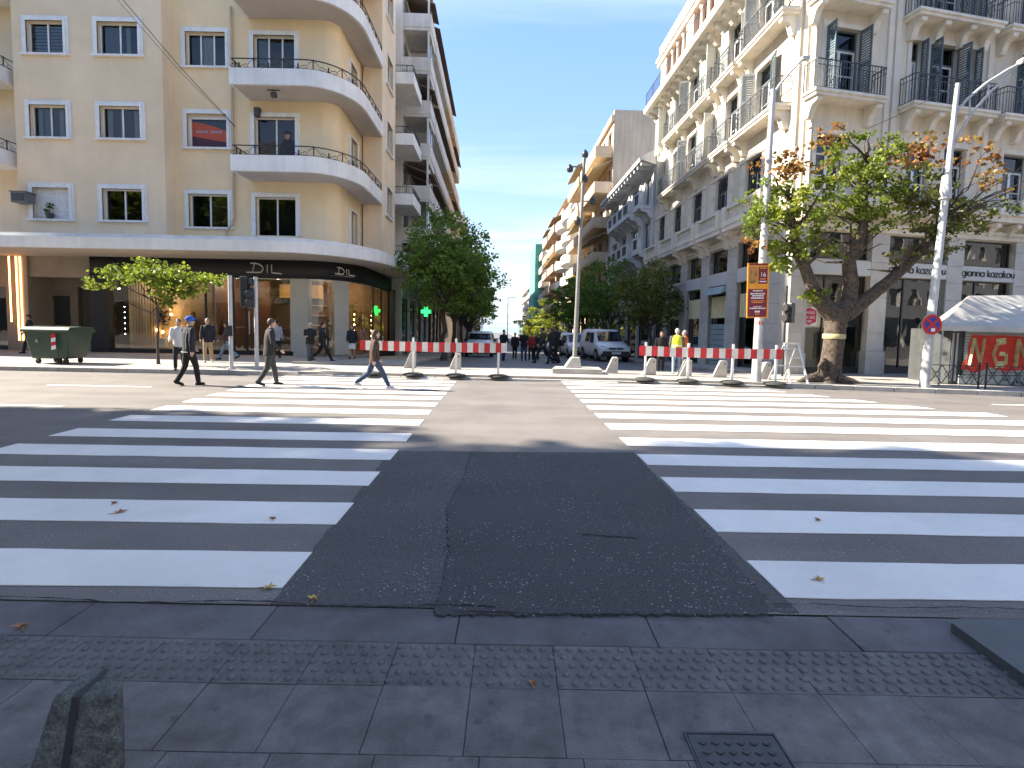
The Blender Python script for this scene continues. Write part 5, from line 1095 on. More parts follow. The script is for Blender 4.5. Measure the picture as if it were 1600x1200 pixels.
MB().tube([(.27,0,7.15),(.55,-.02,7.55),(1.0,-.03,7.95),(1.5,-.05,8.28),(1.9,-.06,8.5)],.035,7).tube([(.2,0,5.55),(.22,0,6.0),(.38,0,6.55),(.7,-.02,7.2),(1.15,-.03,7.75),(1.6,-.05,8.22)],.028,7).tube([(.62,-.02,7.55),(.66,-.02,7.14)],.018,5).tube([(1.05,-.03,7.95),(1.1,-.03,7.7)],.018,5).build('arm', POLEW, p)
lh = MB(); lh.add([(1.75,-.16,8.40),(2.5,-.18,8.72),(2.5,.06,8.72),(1.75,.04,8.40),(1.8,-.14,8.56),(2.4,-.15,8.84),(2.4,.03,8.84),(1.8,.02,8.56)], [(3,2,1,0),(0,1,5,4),(1,2,6,5),(2,3,7,6),(3,0,4,7),(4,5,6,7)]); lh.build('lamp_head', POLEW, p, bevel=.02)
MB().lathe([(.135,5.0),(.135,5.1),(.12,5.3),(.1,5.6)],10,(.19,0,.0)).build('collar', POLEW, p)
# no-stopping sign
SB = M('sign_blue', (.02,.05,.32), .4, .1, 9); SR = M('sign_red_disc', (.55,.02,.03), .4, .1, 9)
s = empty('no_stopping_sign', (11.1,13.58,1.82), 'round red and blue no-stopping sign on the leaning lamp pole', 'sign'); disc = lambda r, y, mt, nm: MB().add([(r*math.cos(k*PI/12),y,r*math.sin(k*PI/12)) for k in range(24)], [tuple(range(24))]).build(nm, mt, s)
MB().tube([(0,.02,0),(0,-.005,0)],.27,24).build('back_plate', GALV, s); disc(.265,-.008,SR,'red_rim'); disc(.195,-.011,SB,'blue_field')
MB().bar((-.15,-.014,-.15),(.15,-.014,.15),.006,.06).build('cross_bar', SR, s); MB().bar((-.15,-.0175,.15),(.15,-.0175,-.15),.006,.06).build('cross_bar', SR, s); disc2 = MB().add([(.02+.07*math.cos(k*PI/4)*(1.2 if k % 2 else .8),-.022,-.14+.05*math.sin(k*PI/4)) for k in range(8)], [tuple(range(8))]).build('sticker', SIGW, s)
# traffic signals
def signal_head(parent, x, y, z, n=3, rz=0, s=1.0):
    h = MB().box(-.13*s,.13*s,-.1*s,.1*s,0,.3*n*s).build('signal_head', DFR, parent, (x,y,z), rz, bevel=.02)
    for k in range(n):
        MB().lathe([(.10*s,0),(.11*s,.02),(.11*s,.16*s),(.10*s,.16*s)],10).build('visor', DFR, h, (0,-.1*s,.15*s+.3*k*s)).rotation_euler = (PI/2,0,0)
p1 = empty('traffic_signal_pole', (-8.36,15.25,.12), 'plain white signal pole standing left of the signal heads', 'pole'); MB().tube([(0,0,-.05),(0,0,2.78)],.058,10).build('shaft', POLEW, p1); MB().box(-.07,.07,-.09,-.04,1.0,1.3).build('push_button', DFR, p1); MB().tube([(0,0,-.02),(0,0,.04)],.12,10).build('base_plate', POLEW, p1)
p2 = empty('traffic_signal', (-7.75,15.55,.12), 'white pole with dark traffic signal heads facing away, before the shop door', 'traffic light'); MB().tube([(0,0,-.05),(0,0,2.78)],.058,10).build('shaft', POLEW, p2); MB().tube([(0,0,-.02),(0,0,.04)],.12,10).build('base_plate', POLEW, p2)
signal_head(p2, -.32, 0, 1.88, 3, R(90)); signal_head(p2, -.13, -.05, 1.85, 2, R(10), .9); MB().box(-.46,-.19,-.02,.02,1.85,2.82).bar((-.3,0,2.0),(0,0,2.0),.03).bar((-.3,0,2.7),(0,0,2.7),.03).build('back_board', DFR, p2)
p3 = empty('pedestrian_signal', (8.86,16.45,.12), 'dark pedestrian signal on a thin post by the sale sign', 'traffic light'); MB().tube([(-.12,0,0),(-.12,0,2.9)],.035,8).build('shaft', DFR, p3); signal_head(p3, 0, 0, 1.72, 2, R(-60), 1.05)
# wheeled bin
GB = M('green_bin_plastic', (.022,.055,.038), .45, .12, 5, streak=.1)
b = empty('wheeled_bin', (-14.35,16.25,.12), 'large dark green wheeled waste bin at the kerb', 'waste bin', rz=R(2)); b.scale = (.76,.95,1.0)
m = MB(); m.add([(-.72,-.42,.16),(.70,-.42,.16),(.70,.42,.16),(-.72,.42,.16),(-.92,-.52,1.0),(.90,-.52,1.0),(.90,.52,1.0),(-.92,.52,1.0)], [(3,2,1,0),(0,1,5,4),(1,2,6,5),(2,3,7,6),(3,0,4,7)]); m.build('tub', GB, b, bevel=.05)
MB().box(-.97,.95,-.58,.56,.99,1.06).build('rim', GB, b, bevel=.02); m = MB(); m.extr([(-.57,1.06),(-.5,1.14),(0,1.17),(.5,1.14),(.56,1.06)], -.96, .94); m.build('lid', GB, b, bevel=.02)
for x in (-.55,.3,.55): MB().tube([(x,-.36,.085),(x,-.28,.085)],.085,12).build('wheel', RUB, b); MB().box(x-.04,x+.04,-.36,-.28,.1,.2).build('wheel_fork', GALV, b)
for x in (-.5,.5): MB().tube([(x,.28,.085),(x,.36,.085)],.085,12).build('wheel', RUB, b)
for k in range(4): MB().add([(.20,-.53+.0,.42+k*.12),(.38,-.53,.46+k*.12),(.38,-.53,.58+k*.12),(.20,-.53,.54+k*.12)], [(0,1,2,3)]).build('reflective_stripe', RW_R if k % 2 else SIGW, b, (.02,-.02,.02))
MB().add([(-.42,-.545,.68),(-.28,-.545,.68),(-.35,-.55,.80)], [(0,1,2)]).build('recycling_mark', STK, b); MB().bar((.42,-.50,.25),(.50,-.55,.95),.02).build('rib', GB, b); MB().tube([(-.98,-.3,.9),(-1.04,-.3,.9),(-1.04,.3,.9),(-.98,.3,.9)],.02,6).build('handle', GB, b)
# stepladder
ALU = M('aluminium_white', (.62,.62,.60), .4, .06, 6, metal=.3)
l = empty('stepladder', (7.98,14.62,.12), 'open aluminium stepladder at the foot of the big tree', 'ladder', rz=R(-8))
for sx_ in (-.17,.17): MB().bar((sx_*1.0,-.02,1.1),(sx_*1.35+.1,-.42,0),.05,.03).build('front_rail', ALU, l); MB().bar((sx_,.02,1.1),(sx_*1.3-.18,.5,0),.04,.025).build('rear_rail', ALU, l)
for k in range(4): t_ = (k+.7)/4.6; MB().box(-.2-.03*t_,.2+.03*t_,-.46*t_-.02,-.46*t_+.08,1.1*(1-t_),1.1*(1-t_)+.03).build('step', ALU, l, (.1*t_,0,0))
MB().box(-.18,.18,-.08,.08,1.08,1.12).build('top_cap', ALU, l); MB().bar((-.2,.3,.45),(.15,.3,.45),.03).build('brace', ALU, l)
# kiosk with a white cloth roof and sprayed roller shutter
CLO = M('white_tent_cloth', (.52,.50,.45), .8, .08, 2, stain=.12, bump=.1)
k = empty('kiosk', (13.0,14.9,.12), 'street kiosk with white cloth roof and graffiti-covered shutter', 'kiosk')
m = MB(); m.add([(-.85,-.35,1.70),(3.6,-.85,1.66),(3.6,2.0,1.66),(.35,1.6,1.70),(.45,.3,2.60),(3.2,.4,2.68)], [(0,1,5,4),(1,2,5),(2,3,4,5),(3,0,4)]); m.build('cloth_roof', CLO, k)
m = MB()
for i in range(24):
    x = -.85+i*4.45/24; x2 = x+4.45/24; z = 1.70-.04*i/24; ya = -.36-.5*i/24; yb = -.36-.5*(i+1)/24; m.add([(x,ya,z),(x2,yb,z-.002),(x2,yb-.01,z-.14-.015*(i % 2)),(x,ya-.01,z-.14-.015*((i+1) % 2))], [(0,1,2,3)])
m.add([(-.85,-.35,1.70),(-.85,-.35,1.55),(.35,1.6,1.55),(.35,1.6,1.70)], [(0,1,2,3)]); m.build('roof_valance', CLO, k)
for x, y in ((-.75,-.3),(.4,1.5),(3.4,-.75),(3.4,1.9)): MB().tube([(x,y,-.02),(x,y,1.66)],.025,7).build('post', GALV, k)
MB().box(-.25,3.0,-.02,1.5,0,1.62).build('cabin', M('dark_kiosk_panel', (.06,.065,.065), .6, .2, 4), k)
def graffiti():
    m = bpy.data.materials.new('sprayed_shutter'); m.use_nodes = True; return m
SHT = M('pale_grey_slat', (.40,.42,.38), .5, .1, 4); GRED = M('spray_red', (.75,.05,.03), .6, .15, 8); GYEL = M('spray_pale_green', (.72,.72,.38), .6, .25, 5); GBLK = M('spray_black', (.02,.02,.02), .7)
for i in range(15): MB().box(.12,2.9,-.075,-.03,.30+i*.085,.30+i*.085+.078).build('shutter_slat', SHT, k, bevel=.008)
MB().box(.0,3.0,-.09,-.02,0,.28).build('lower_panel', SHT, k)
# sprayed letters, each slat-deep: red cloud behind, pale letters with red outline
def blob(pts, y, mt, nm):
    return MB().add([(x,y,z) for x, z in pts], [tuple(range(len(pts)))]).build(nm, mt, k)
MB().add([(x,-.080,z) for x, z in [(.06,.46),(.5,.36),(.9,.52),(1.3,.40),(1.8,.46),(2.3,.38),(2.86,.48),(2.9,1.40),(2.3,1.48),(1.8,1.42),(1.2,1.46),(.7,1.44),(.3,1.46),(.2,1.1),(.22,.8),(.05,.6)]], [tuple(range(16))]).build('graffiti_cloud', GRED, k)
def letter(strokes, x0, nm):
    m = MB()
    for a, b, w_ in strokes: m.bar((x0+a[0],-.088,a[1]),(x0+b[0],-.088,b[1]),.006,w_*1.2)
    m.build(nm, GYEL, k)
letter([((.10,.58),(.20,1.36),.17),((.20,1.36),(.42,.62),.15),((.42,.62),(.50,1.36),.15)], .12, 'graffiti_letter')
letter([((.5,1.3),(.22,1.25),.15),((.22,1.25),(.12,.9),.16),((.12,.9),(.25,.6),.16),((.25,.6),(.5,.62),.15),((.5,.62),(.5,.92),.14),((.5,.92),(.34,.92),.1)], .78, 'graffiti_letter')
letter([((.08,.55),(.12,1.36),.18),((.12,1.36),(.34,.8),.14),((.34,.8),(.54,1.36),.14),((.54,1.36),(.58,.55),.18)], 1.48, 'graffiti_letter')
gl = MB(); [gl.box(.1,2.9,-.0935,-.091,.376+i*.085,.380+i*.085) for i in range(14)]; gl.build('slat_joints', GBLK, k)
tg = random.Random(9); tm = MB()
for i in range(26): x = tg.uniform(.1,2.8); z = tg.uniform(.04,.24); tm.tube([(x,-.095,z),(x+tg.uniform(-.1,.1),-.095,z+tg.uniform(-.06,.08)),(x+tg.uniform(-.15,.15),-.095,z+tg.uniform(-.08,.06))],.008,4)
tm.build('scribbles', GBLK, k)
for x in (-.22,-.1): MB().box(x,x+.06,-.03,-.02,.1,1.5).build('cabin_trim', GALV, k)
# low ornamental railings before the kiosk
def low_rail(x, y, label, rz=0):
    o = empty('low_railing', (x,y,.12), label, 'railing', 'low iron railings at the kerb', rz); m = MB(); w = 1.25
    for a in (0,w): MB().bar((a,0,-.02),(a,0,.72),.03).build('post', IRON, o)
    for z in (.12,.62): m.bar((0,0,z),(w,0,z),.02)
    m.build('rail', IRON, o); x_ = MB()
    for i in range(4):
        a = i*w/4; b_ = a+w/4; x_.bar((a,0,.12),(b_,0,.62),.015).bar((b_,0,.12),(a,0,.62),.015); c = (a+b_)/2; x_.tube([(c+.08*math.cos(t*PI/5),0,.37+.08*math.sin(t*PI/5)) for t in range(11)],.008,4)
    x_.build('lattice', IRON, o)
for i, lb in enumerate(('low iron lattice railing beside the leaning lamp pole','low iron lattice railing in front of the kiosk door','low iron lattice railing below the graffiti','low iron lattice railing at the right edge of the view')): low_rail(11.35+i*1.42, 13.85-i*.13, lb, R(-5))
# wire from above to the left building
wm = MB(); a = Vector((-26,8,20)); c = Vector((-11.75,22.0,9.65))
wm = MB().tube([(-17.2,19.2,16.6),(-15.2,20.2,13.9),(-13.4,21.1,11.6),(-11.75,22.02,9.7)],.014,5); wm.tube([(-17.2,19.25,16.45),(-15.2,20.2,13.65),(-13.4,21.1,11.42),(-11.75,22.02,9.68)],.009,5); wm.build('overhead_cable', DFR, label='pair of thin dark cables running down to the cream facade', cat='cable')
wm = MB().tube([(11.4,13.75,8.0),(10.4,14.4,7.5),(9.4,15.2,7.1)],.008,5).build('overhead_cable', DFR, label='thin cable sagging from the leaning lamp pole into the tree', cat='cable')
# pavement cover plate, raised mat, leaves
IR2 = M('cast_iron_cover', (.055,.06,.065), .6, .25, 12, bump=.3)
o = MB().box(.70,1.03,1.52,1.865,-.02,.006).build('cover_plate', IR2, label='dark cast cover plate with arrow pattern in the near pavement', cat='cover plate', bevel=.003)
ch = MB()
for i in range(6):
    for j in range(7): x = .745+i*.048; y = 1.555+j*.043; ch.bar((x-.014,y+.012,.008),(x,y,.008),.005,.005).bar((x,y,.008),(x+.014,y+.012,.008),.005,.005)
ch.build('chevrons', DFR, o); MB().box(.69,1.04,1.51,1.518,-.01,.008).box(.69,1.04,1.868,1.876,-.01,.008).box(.69,.697,1.518,1.868,-.01,.008).box(1.033,1.04,1.518,1.868,-.01,.008).build('frame', IR2, o)
MB().prism([(2.30,2.12),(2.40,2.06),(4.6,2.06),(4.6,2.62),(2.40,2.62),(2.32,2.58)], 0.002, .055).build('raised_pad', M('dark_rubber_pad', (.075,.085,.09), .6, .12, 6, bump=.3, bscale=80), label='low dark raised pad at the right edge of the near pavement', cat='pad', bevel=.008)
LF = [M('fallen_leaf_yellow', (.50,.36,.09), .7, .2, 30), M('fallen_leaf_brown', (.34,.15,.06), .7, .2, 30)]
def leaf(x, y, s, rz, mt, label):
    pts = []
    for i in range(10): a = 2*PI*i/10; r_ = s*(1 if i % 2 == 0 else .42)*(1.25 if i == 0 else 1); pts.append((r_*math.cos(a), r_*math.sin(a), .012+.012*((i*7) % 3)/2))
    m = MB().add([(0,0,.008)]+pts, [(0,i+1,(i+1)%10+1) for i in range(10)]); o = m.build('fallen_leaf', LF[mt], None, (x,y,.004), rz, label=label, cat='leaf', group='fallen leaves'); MB().bar((0,0,.01),(-s*1.6,.01,.012),.004).build('stalk', LF[1], o)
for x, y, s, rz, mt, lb in ((-1.38,2.88,.05,.4,0,'pale yellow leaf at the tip of the first left stripe'),(-1.08,2.77,.05,1.9,0,'yellow leaf on the kerb right of the first left stripe'),(-2.42,2.46,.055,2.6,1,'orange-brown leaf at the left edge on the kerb'),(-3.1,4.0,.07,1,1,'brown leaf on the second left stripe, left one'),(-1.85,3.93,.05,2.2,1,'brown leaf on the second left stripe, right one'),(1.95,3.1,.05,.3,0,'yellow-brown leaf on the first right stripe'),(2.55,4.12,.05,.9,1,'small brown leaf on the second right stripe'),(-3.3,4.2,.05,2,1,'smaller brown leaf behind on the second left stripe'),(.12,2.12,.03,2,1,'tiny brown leaf on the tactile strip')): leaf(x, y, s*.72, rz, mt, lb)

# loose stones along the ragged edges of the asphalt patch and between the near right stripes
gs = random.Random(21); st = MB()
def stone(x, y, z, r_):
    q = [(x+r_*gs.uniform(.6,1.2),y,z+r_*.3),(x,y+r_*gs.uniform(.6,1.2),z+r_*.3),(x-r_*gs.uniform(.6,1.2),y,z+r_*.3),(x,y-r_*gs.uniform(.6,1.2),z+r_*.3),(x,y,z+r_*gs.uniform(.7,1.1)),(x,y,z-r_*.2)]
    st.add(q, [(0,1,4),(1,2,4),(2,3,4),(3,0,4),(1,0,5),(2,1,5),(3,2,5),(0,3,5)])
for i in range(650):
    y = 2.75+3.3*gs.random()**1.2; stone(-.45-.0*y+gs.gauss(-.02,.06), y, .008, gs.uniform(.002,.0055))
for i in range(520): stone(gs.uniform(-.35,1.4), 2.7+1.2*gs.random()**1.4, .016, gs.uniform(.002,.005))
for i in range(420): stone(1.6+2.2*gs.random(), gs.uniform(3.42,3.82), .003, gs.uniform(.002,.005))
for i in range(260): stone(1.6+1.6*gs.random(), gs.uniform(2.74,2.86), .003, gs.uniform(.002,.005))
st.build('loose_gravel', M('pale_gravel', (.36,.345,.33), .9, .3, 60, island=.5), label='loose pale gravel along the edges of the dark asphalt patch', cat='gravel', kind='stuff')
pt = empty('potted_plant', (-19.15,21.44,5.65), 'small dark potted plant on the sill of the shuttered window', 'plant'); MB().lathe([(.1,0),(.15,.16),(.16,.2),(.13,.2)],10).build('pot', FIT, pt)
leaf_obj('foliage', [((0,0,.42),(.22,.1,.2),70)], .10, LD, pt, 88, spread=.05); MB().tube([(0,0,.15),(.02,0,.4)],.012,5).build('stem', BARK_D, pt)
# ================================================================== vehicles (noses towards the crossing)
CARW = M('white_car_paint', (.68,.69,.70), .25, .02, 3); CARS = M('silver_car_paint', (.40,.42,.44), .3, .03, 3, metal=.4); TYRE = M('tyre_rubber', (.02,.02,.021), .85); RIM = M('wheel_rim', (.30,.31,.32), .4, .05, 5, metal=.7); PLAS = M('dark_grey_plastic', (.03,.032,.034), .6); HEAD = M('headlamp_glass', (.55,.58,.62), .1, .05, 6); PLATE = M('number_plate_white', (.7,.7,.68), .5)
CGL = M('car_glass', (.012,.016,.02), .06, .1, 2)
def loft(secs, m, mi=0):
    """body from cross-sections: each (y, [(x,z) half outline from bottom centre-side up to top])"""
    rings = []
    for y, half in secs: ring = [(x,y,z) for x, z in half] + [(-x,y,z) for x, z in reversed(half)]; rings.append(ring)
    n = len(rings[0]); vs = [p for r in rings for p in r]
    fs = [(i*n+j, i*n+(j+1)%n, (i+1)*n+(j+1)%n, (i+1)*n+j) for i in range(len(rings)-1) for j in range(n)]
    m.add(vs, fs, mi, True); m.add(vs, [tuple(range(n-1,-1,-1)), tuple((len(rings)-1)*n+j for j in range(n))], mi); return m
def van(name, label, loc, rz, L=4.4, W=1.85, H=1.82, paint=None, hood=.95, suv=False, cat='van'):
    v = empty(name, loc, label, cat, rz=rz); w = W/2; paint = paint or CARW
    hz = 1.02 if not suv else 1.05           # bonnet height
    def half(wb, zb, wm, zm, ws, zs, wt, zt): return [(wb*.9,zb),(wb,zb+.1),(wm,zm),(wm*.995,zs-.06),(ws,zs),(wt,zt-.1),(wt*.86,zt)]
    secs = [(0.0, half(w*.80,.32,w*.86,.55,w*.78,.72,w*.70,.80)), (.12, half(w*.93,.28,w*.97,.55,w*.90,.84,w*.80,.90)), (.5, half(w*.97,.26,w,.6,w*.95,.92,w*.86,hz)), (hood, half(w*.98,.25,w,.6,w*.96,.98,w*.88,hz+.08)),
            (hood+.72, half(w*.98,.25,w,.6,w*.97,1.05,w*.80,H-.06)), (hood+1.1, half(w*.98,.25,w,.6,w*.97,1.06,w*.80,H)), (L-.7, half(w*.98,.25,w,.6,w*.97,1.06,w*.80,H)), (L-.12, half(w*.97,.27,w*.99,.6,w*.95,1.05,w*.80,H-.05)), (L, half(w*.93,.3,w*.95,.6,w*.92,1.03,w*.76,H-.14))]
    loft(secs, MB()).build('body', paint, v)
    y0, y1 = hood+.03, hood+.68; z0, z1 = hz+.13, H-.12
    MB().add([(-w*.82,y0-.035,z0),(w*.82,y0-.035,z0),(w*.74,y1-.035,z1),(-w*.74,y1-.035,z1)], [(0,1,2,3)]).build('windscreen', CGL, v)
    for s in (-1,1):
        for a, b in ((hood+.42,hood+1.32),(hood+1.4,hood+2.25)):
            MB().add([(s*(w*.975),a+(.0 if a > hood+1 else .05),1.06),(s*(w*.975),b,1.06),(s*(w*.845),b,H-.2),(s*(w*.845),a+(.0 if a > hood+1 else .34),H-.2)], [(0,1,2,3) if s < 0 else (3,2,1,0)]).build('side_window', CGL, v)
        MB().box(-.08,.08,-.05,.06,-.08,.1).build('mirror', PLAS, v, (s*(w+.1),hood+.38,1.1), bevel=.03)
        MB().add([(s*w*.50,.03,.74),(s*w*.86,.09,.72),(s*w*.93,.3,.86),(s*w*.88,.24,.93),(s*w*.55,.05,.84)], [(0,1,2,3,4) if s > 0 else (4,3,2,1,0)]).build('headlight', HEAD, v, (0,-.04,.0))
        for y in (.82, L-.85):
            wh = MB().tube([(s*(w-.2),0,0),(s*(w+.012),0,0)],.325,20).build('wheel', TYRE, v, (0,y,.325)); MB().tube([(s*(w+.010),0,0),(s*(w+.02),0,0)],.20,14).build('rim', RIM, wh)
            MB().tube([(s*(w-.15),0,0),(s*(w+.006),0,0)],.40,20).build('wheel_arch', PLAS, v, (0,y,.34))
    MB().add([(-w*.9,-.012,.30),(w*.9,-.012,.30),(w*.84,-.014,.60),(-w*.84,-.014,.60)], [(0,1,2,3)]).build('bumper', PLAS, v); MB().box(-w*.92,w*.92,-.05,.1,.28,.46).build('lower_bumper', PLAS, v, bevel=.03)
    MB().box(-w*.45,w*.45,-.03,.06,.70,.80).build('grille', PLAS, v, bevel=.01); MB().box(-.26,.26,-.075,-.05,.44,.55).build('number_plate', PLATE, v); MB().ball((0,-.035,.76),.06,8,6,sq=(1,.3,1)).build('badge', RIM, v)
    for s in (-1,1): MB().bar((s*.35-.25,y0-.03,z0+.01),(s*.35+.28,y0+.06,z0+.12),.015).build('wiper', PLAS, v)
    return v
van('delivery_van', 'white delivery van parked nearest the crossing on the right', (5.85,28.6,street_z(28.6)), R(8))
van('parked_van', 'white people carrier parked behind the delivery van on the right', (4.9,35.2,street_z(35.2)), R(5), paint=CARW, H=1.75, hood=1.05)
van('pickup_car', 'white car facing the crossing on the left beside the dark trees', (-2.25,34.5,street_z(34.5)), R(-1), L=4.6, W=1.9, H=1.72, hood=1.15, suv=True, cat='car')
van('parked_car', 'silver car parked farther down behind the men, on the left', (-2.3,47,street_z(47)), R(1), L=4.2, W=1.78, H=1.48, hood=1.2, paint=CARS, cat='car')
van('parked_car', 'silver car parked far down the right side of the street', (4.3,48,street_z(48)), R(2), L=4.2, W=1.78, H=1.46, hood=1.2, paint=CARS, cat='car')
# far lamp post and cafe board down the street
p = empty('street_lamp', (-.6,70,street_z(70)), 'thin lamp post far down the street before the sea', 'street lamp'); MB().tube([(0,0,-.1),(0,0,7.4)],[.09,.05],7).build('shaft', DPOLE, p); MB().bar((0,0,7.3),(1.1,0,7.5),.07).build('arm', DPOLE, p)
p = empty('parasol', (-3.6,27.5,street_z(27.5)+.1), 'closed white cafe parasol on the left pavement behind the barrier', 'parasol'); MB().tube([(0,0,0),(0,0,2.3)],.025,7).build('pole', GALV, p); MB().lathe([(.05,1.0),(.2,1.15),(.14,1.8),(.03,2.3)],10).build('folded_canopy', CLO, p)
# ================================================================== people
SK = [M('skin_light', (.42,.26,.19), .55, .05, 20), M('skin_tan', (.33,.19,.13), .55, .05, 20)]
HAIRS = {'dark': M('dark_hair', (.018,.013,.010), .6, .3, 40), 'brown': M('brown_hair', (.06,.03,.018), .6, .3, 40), 'white': M('white_hair', (.50,.49,.46), .7, .1, 40), 'grey': M('grey_hair', (.22,.21,.20), .7, .1, 40)}
CL = {}
def cloth(name, c):
    if name not in CL: CL[name] = M('cloth_'+name, c, .85, .16, 9, bump=.5, bscale=22)
    return CL[name]
NAVY = cloth('navy',(.010,.012,.021)); BLK = cloth('black',(.010,.010,.011)); CHAR = cloth('charcoal',(.017,.0165,.0165)); BROWN = cloth('brown',(.050,.025,.016)); JEAN = cloth('denim',(.028,.05,.11)); LJEAN = cloth('pale_denim',(.22,.30,.40)); KHA = cloth('khaki',(.36,.27,.16)); WHI = cloth('white',(.62,.61,.58)); GRY = cloth('grey',(.09,.09,.095)); REDC = cloth('red',(.30,.02,.02)); OLV = cloth('olive_dark',(.035,.04,.03)); HIV = cloth('hi_vis_yellow',(.62,.68,.03)); ORA = cloth('orange',(.62,.14,.03)); SHOEB = cloth('shoe_black',(.014,.013,.012)); SHOEW = cloth('shoe_white',(.60,.59,.56)); BLUEC = cloth('cap_blue',(.03,.10,.42)); BAGM = cloth('bag_dark',(.02,.018,.018))
def capsule(m, pts, rs, n=9):
    m.tube(pts, rs, n)
    for p, r in zip(pts, rs): m.ball(p, r*.98, 9, 6)
def eloft(m, secs, n=14):
    """stack of ellipses (x, y, z, rx, ry)"""
    vs = [(x+rx*math.cos(2*PI*j/n), y+ry*math.sin(2*PI*j/n), z) for x, y, z, rx, ry in secs for j in range(n)]; k = len(secs)
    m.add(vs, [(i*n+j, i*n+(j+1)%n, (i+1)*n+(j+1)%n, (i+1)*n+j) for i in range(k-1) for j in range(n)], 0, True); m.add(vs, [tuple(range(n-1,-1,-1)), tuple((k-1)*n+j for j in range(n))])
def remesh(o, vox, it=4):
    r_ = o.modifiers.new('remesh','REMESH'); r_.mode = 'VOXEL'; r_.voxel_size = vox; r_.use_smooth_shade = True
    s = o.modifiers.new('smooth','SMOOTH'); s.factor = .5; s.iterations = it
def person(label, x, y, z, h, face, top, bot, hair='dark', stride=0.0, arms=(0,0), elbow=(.25,.25), shoe=None, skirt=False, vest=None, cap=None, short=False, bag=None, look=0.0, skin=0, fine=False, lean=0.0, piping=None, splay=.0, bare_arms=False, long_hair=False, group=None, wide=1.0):
    """face: direction (dx,dy) of walking; stride: forward swing of the right leg in radians; arms: forward swing (right, left)"""
    p = empty('person', (x,y,z), label, 'person', group, rz=-math.atan2(face[0], face[1])); s = h/1.75; p.scale = (s,s,s)
    vb = .011 if fine else .016; vc = .014 if fine else .02
    hip = {1: Vector((.085,0,.90)), -1: Vector((-.085,0,.90))}; K = {}; A = {}
    for sd in (1,-1):
        a = stride*sd; kb = (.12 + (.55*abs(stride) if a < 0 else .0)); hp = hip[sd]
        K[sd] = hp + Vector((.012*sd+splay*sd*.1, math.sin(a+kb*.4)*.42, -math.cos(a+kb*.4)*.42)); A[sd] = K[sd] + Vector((splay*sd*.05, math.sin(a-kb)*.41, -math.cos(a-kb)*.41))
    low = min(A[1].z, A[-1].z) - .085
    dz = Vector((0,0,-low)); hip = {k: v+dz for k, v in hip.items()}; K = {k: v+dz for k, v in K.items()}; A = {k: v+dz for k, v in A.items()}
    zz = -low; ln_ = lambda v: Vector((v[0], v[1]+lean*max(0, v[2]-.9), v[2]+zz))
    sh = {sd: ln_((.185*sd*wide,-.01,1.42)) for sd in (1,-1)}; E_ = {}; Wr = {}
    for i, sd in enumerate((1,-1)):
        a = arms[i]; e = elbow[i]
        E_[sd] = sh[sd] + Vector((.05*sd, math.sin(a)*.28, -math.cos(a)*.28)); Wr[sd] = E_[sd] + Vector((-.01*sd, math.sin(a+e)*.25, -math.cos(a+e)*.25))
    hd = ln_((0,.035,1.63))
    # body: one continuous skin surface
    b = MB()
    eloft(b, [(*ln_((0,0,q)), rx*wide, ry) for q, rx, ry in ((.86,.13,.10),(.98,.145,.10),(1.12,.125,.09),(1.28,.15,.105),(1.40,.165,.09),(1.47,.08,.06))])
    capsule(b, [ln_((0,0,1.44)), ln_((0,.02,1.54)), hd], [.058,.052,.06])
    b.ball(hd+Vector((0,0,.02)), .1, 14, 10, sq=(.76,.93,1.12)); b.ball(hd+Vector((0,.03,-.055)), .07, 10, 8, sq=(.8,.85,.8)); b.ball(hd+Vector((0,.098,-.005)), .02, 7, 6, sq=(.8,1.0,1.5))
    for sd in (1,-1):
        b.ball(hd+Vector((.078*sd,-.005,.0)), .024, 7, 6, sq=(.5,.8,1.3)); capsule(b, [hip[sd],K[sd],A[sd]], [.075,.05,.036]); capsule(b, [A[sd]-Vector((0,0,.03)), A[sd]+Vector((0,.11,-.055))], [.038,.03])
        capsule(b, [sh[sd],E_[sd],Wr[sd]], [.05,.038,.028])
        d = (Wr[sd]-E_[sd]).normalized(); side = Vector((sd,0,0)); nrm = d.cross(Vector((1,0,0))).normalized()
        capsule(b, [Wr[sd], Wr[sd]+d*.045, Wr[sd]+d*.085], [.027,.034,.032])
        for f in range(4):      # four fingers of unequal length, slightly curled, and a thumb from the side of the palm
            o_ = Wr[sd]+d*.085+nrm*(-.027+.018*f); L = (.062,.072,.068,.052)[f]; b.tube([o_, o_+d*L*.55, o_+d*L*.95-side*L*.3], [.0095,.009,.0075], 6)
        b.tube([Wr[sd]+d*.03-nrm*.028, Wr[sd]+d*.06-nrm*.05, Wr[sd]+d*.095-nrm*.052], [.012,.011,.009], 6)
    bo = b.build('body', SK[skin], p); remesh(bo, vb, 3)
    hv = Vector((0,0,0)); hy = MB()
    for sd in (1,-1): hy.ball(hd+Vector((.032*sd,.088,.018)), .011, 7, 5)
    hy.build('eyes', BLK, p); MB().ball(hd+Vector((0,.090,-.048)), .024, 8, 5, sq=(1,.35,.28)).build('mouth', M_LIP, p)
    # hair
    hm = MB(); hm.ball(hd+Vector((0,-.022,.045)), .108, 14, 10, sq=(.80,.93,1.0))
    if long_hair: hm.ball(hd+Vector((0,-.05,-.05)), .11, 12, 8, sq=(.85,.7,1.3)); hm.ball(hd+Vector((0,-.06,.0)), .115, 12, 8, sq=(.9,.75,1.1))
    ho = hm.build('hair', HAIRS[hair], p); remesh(ho, .012, 2)
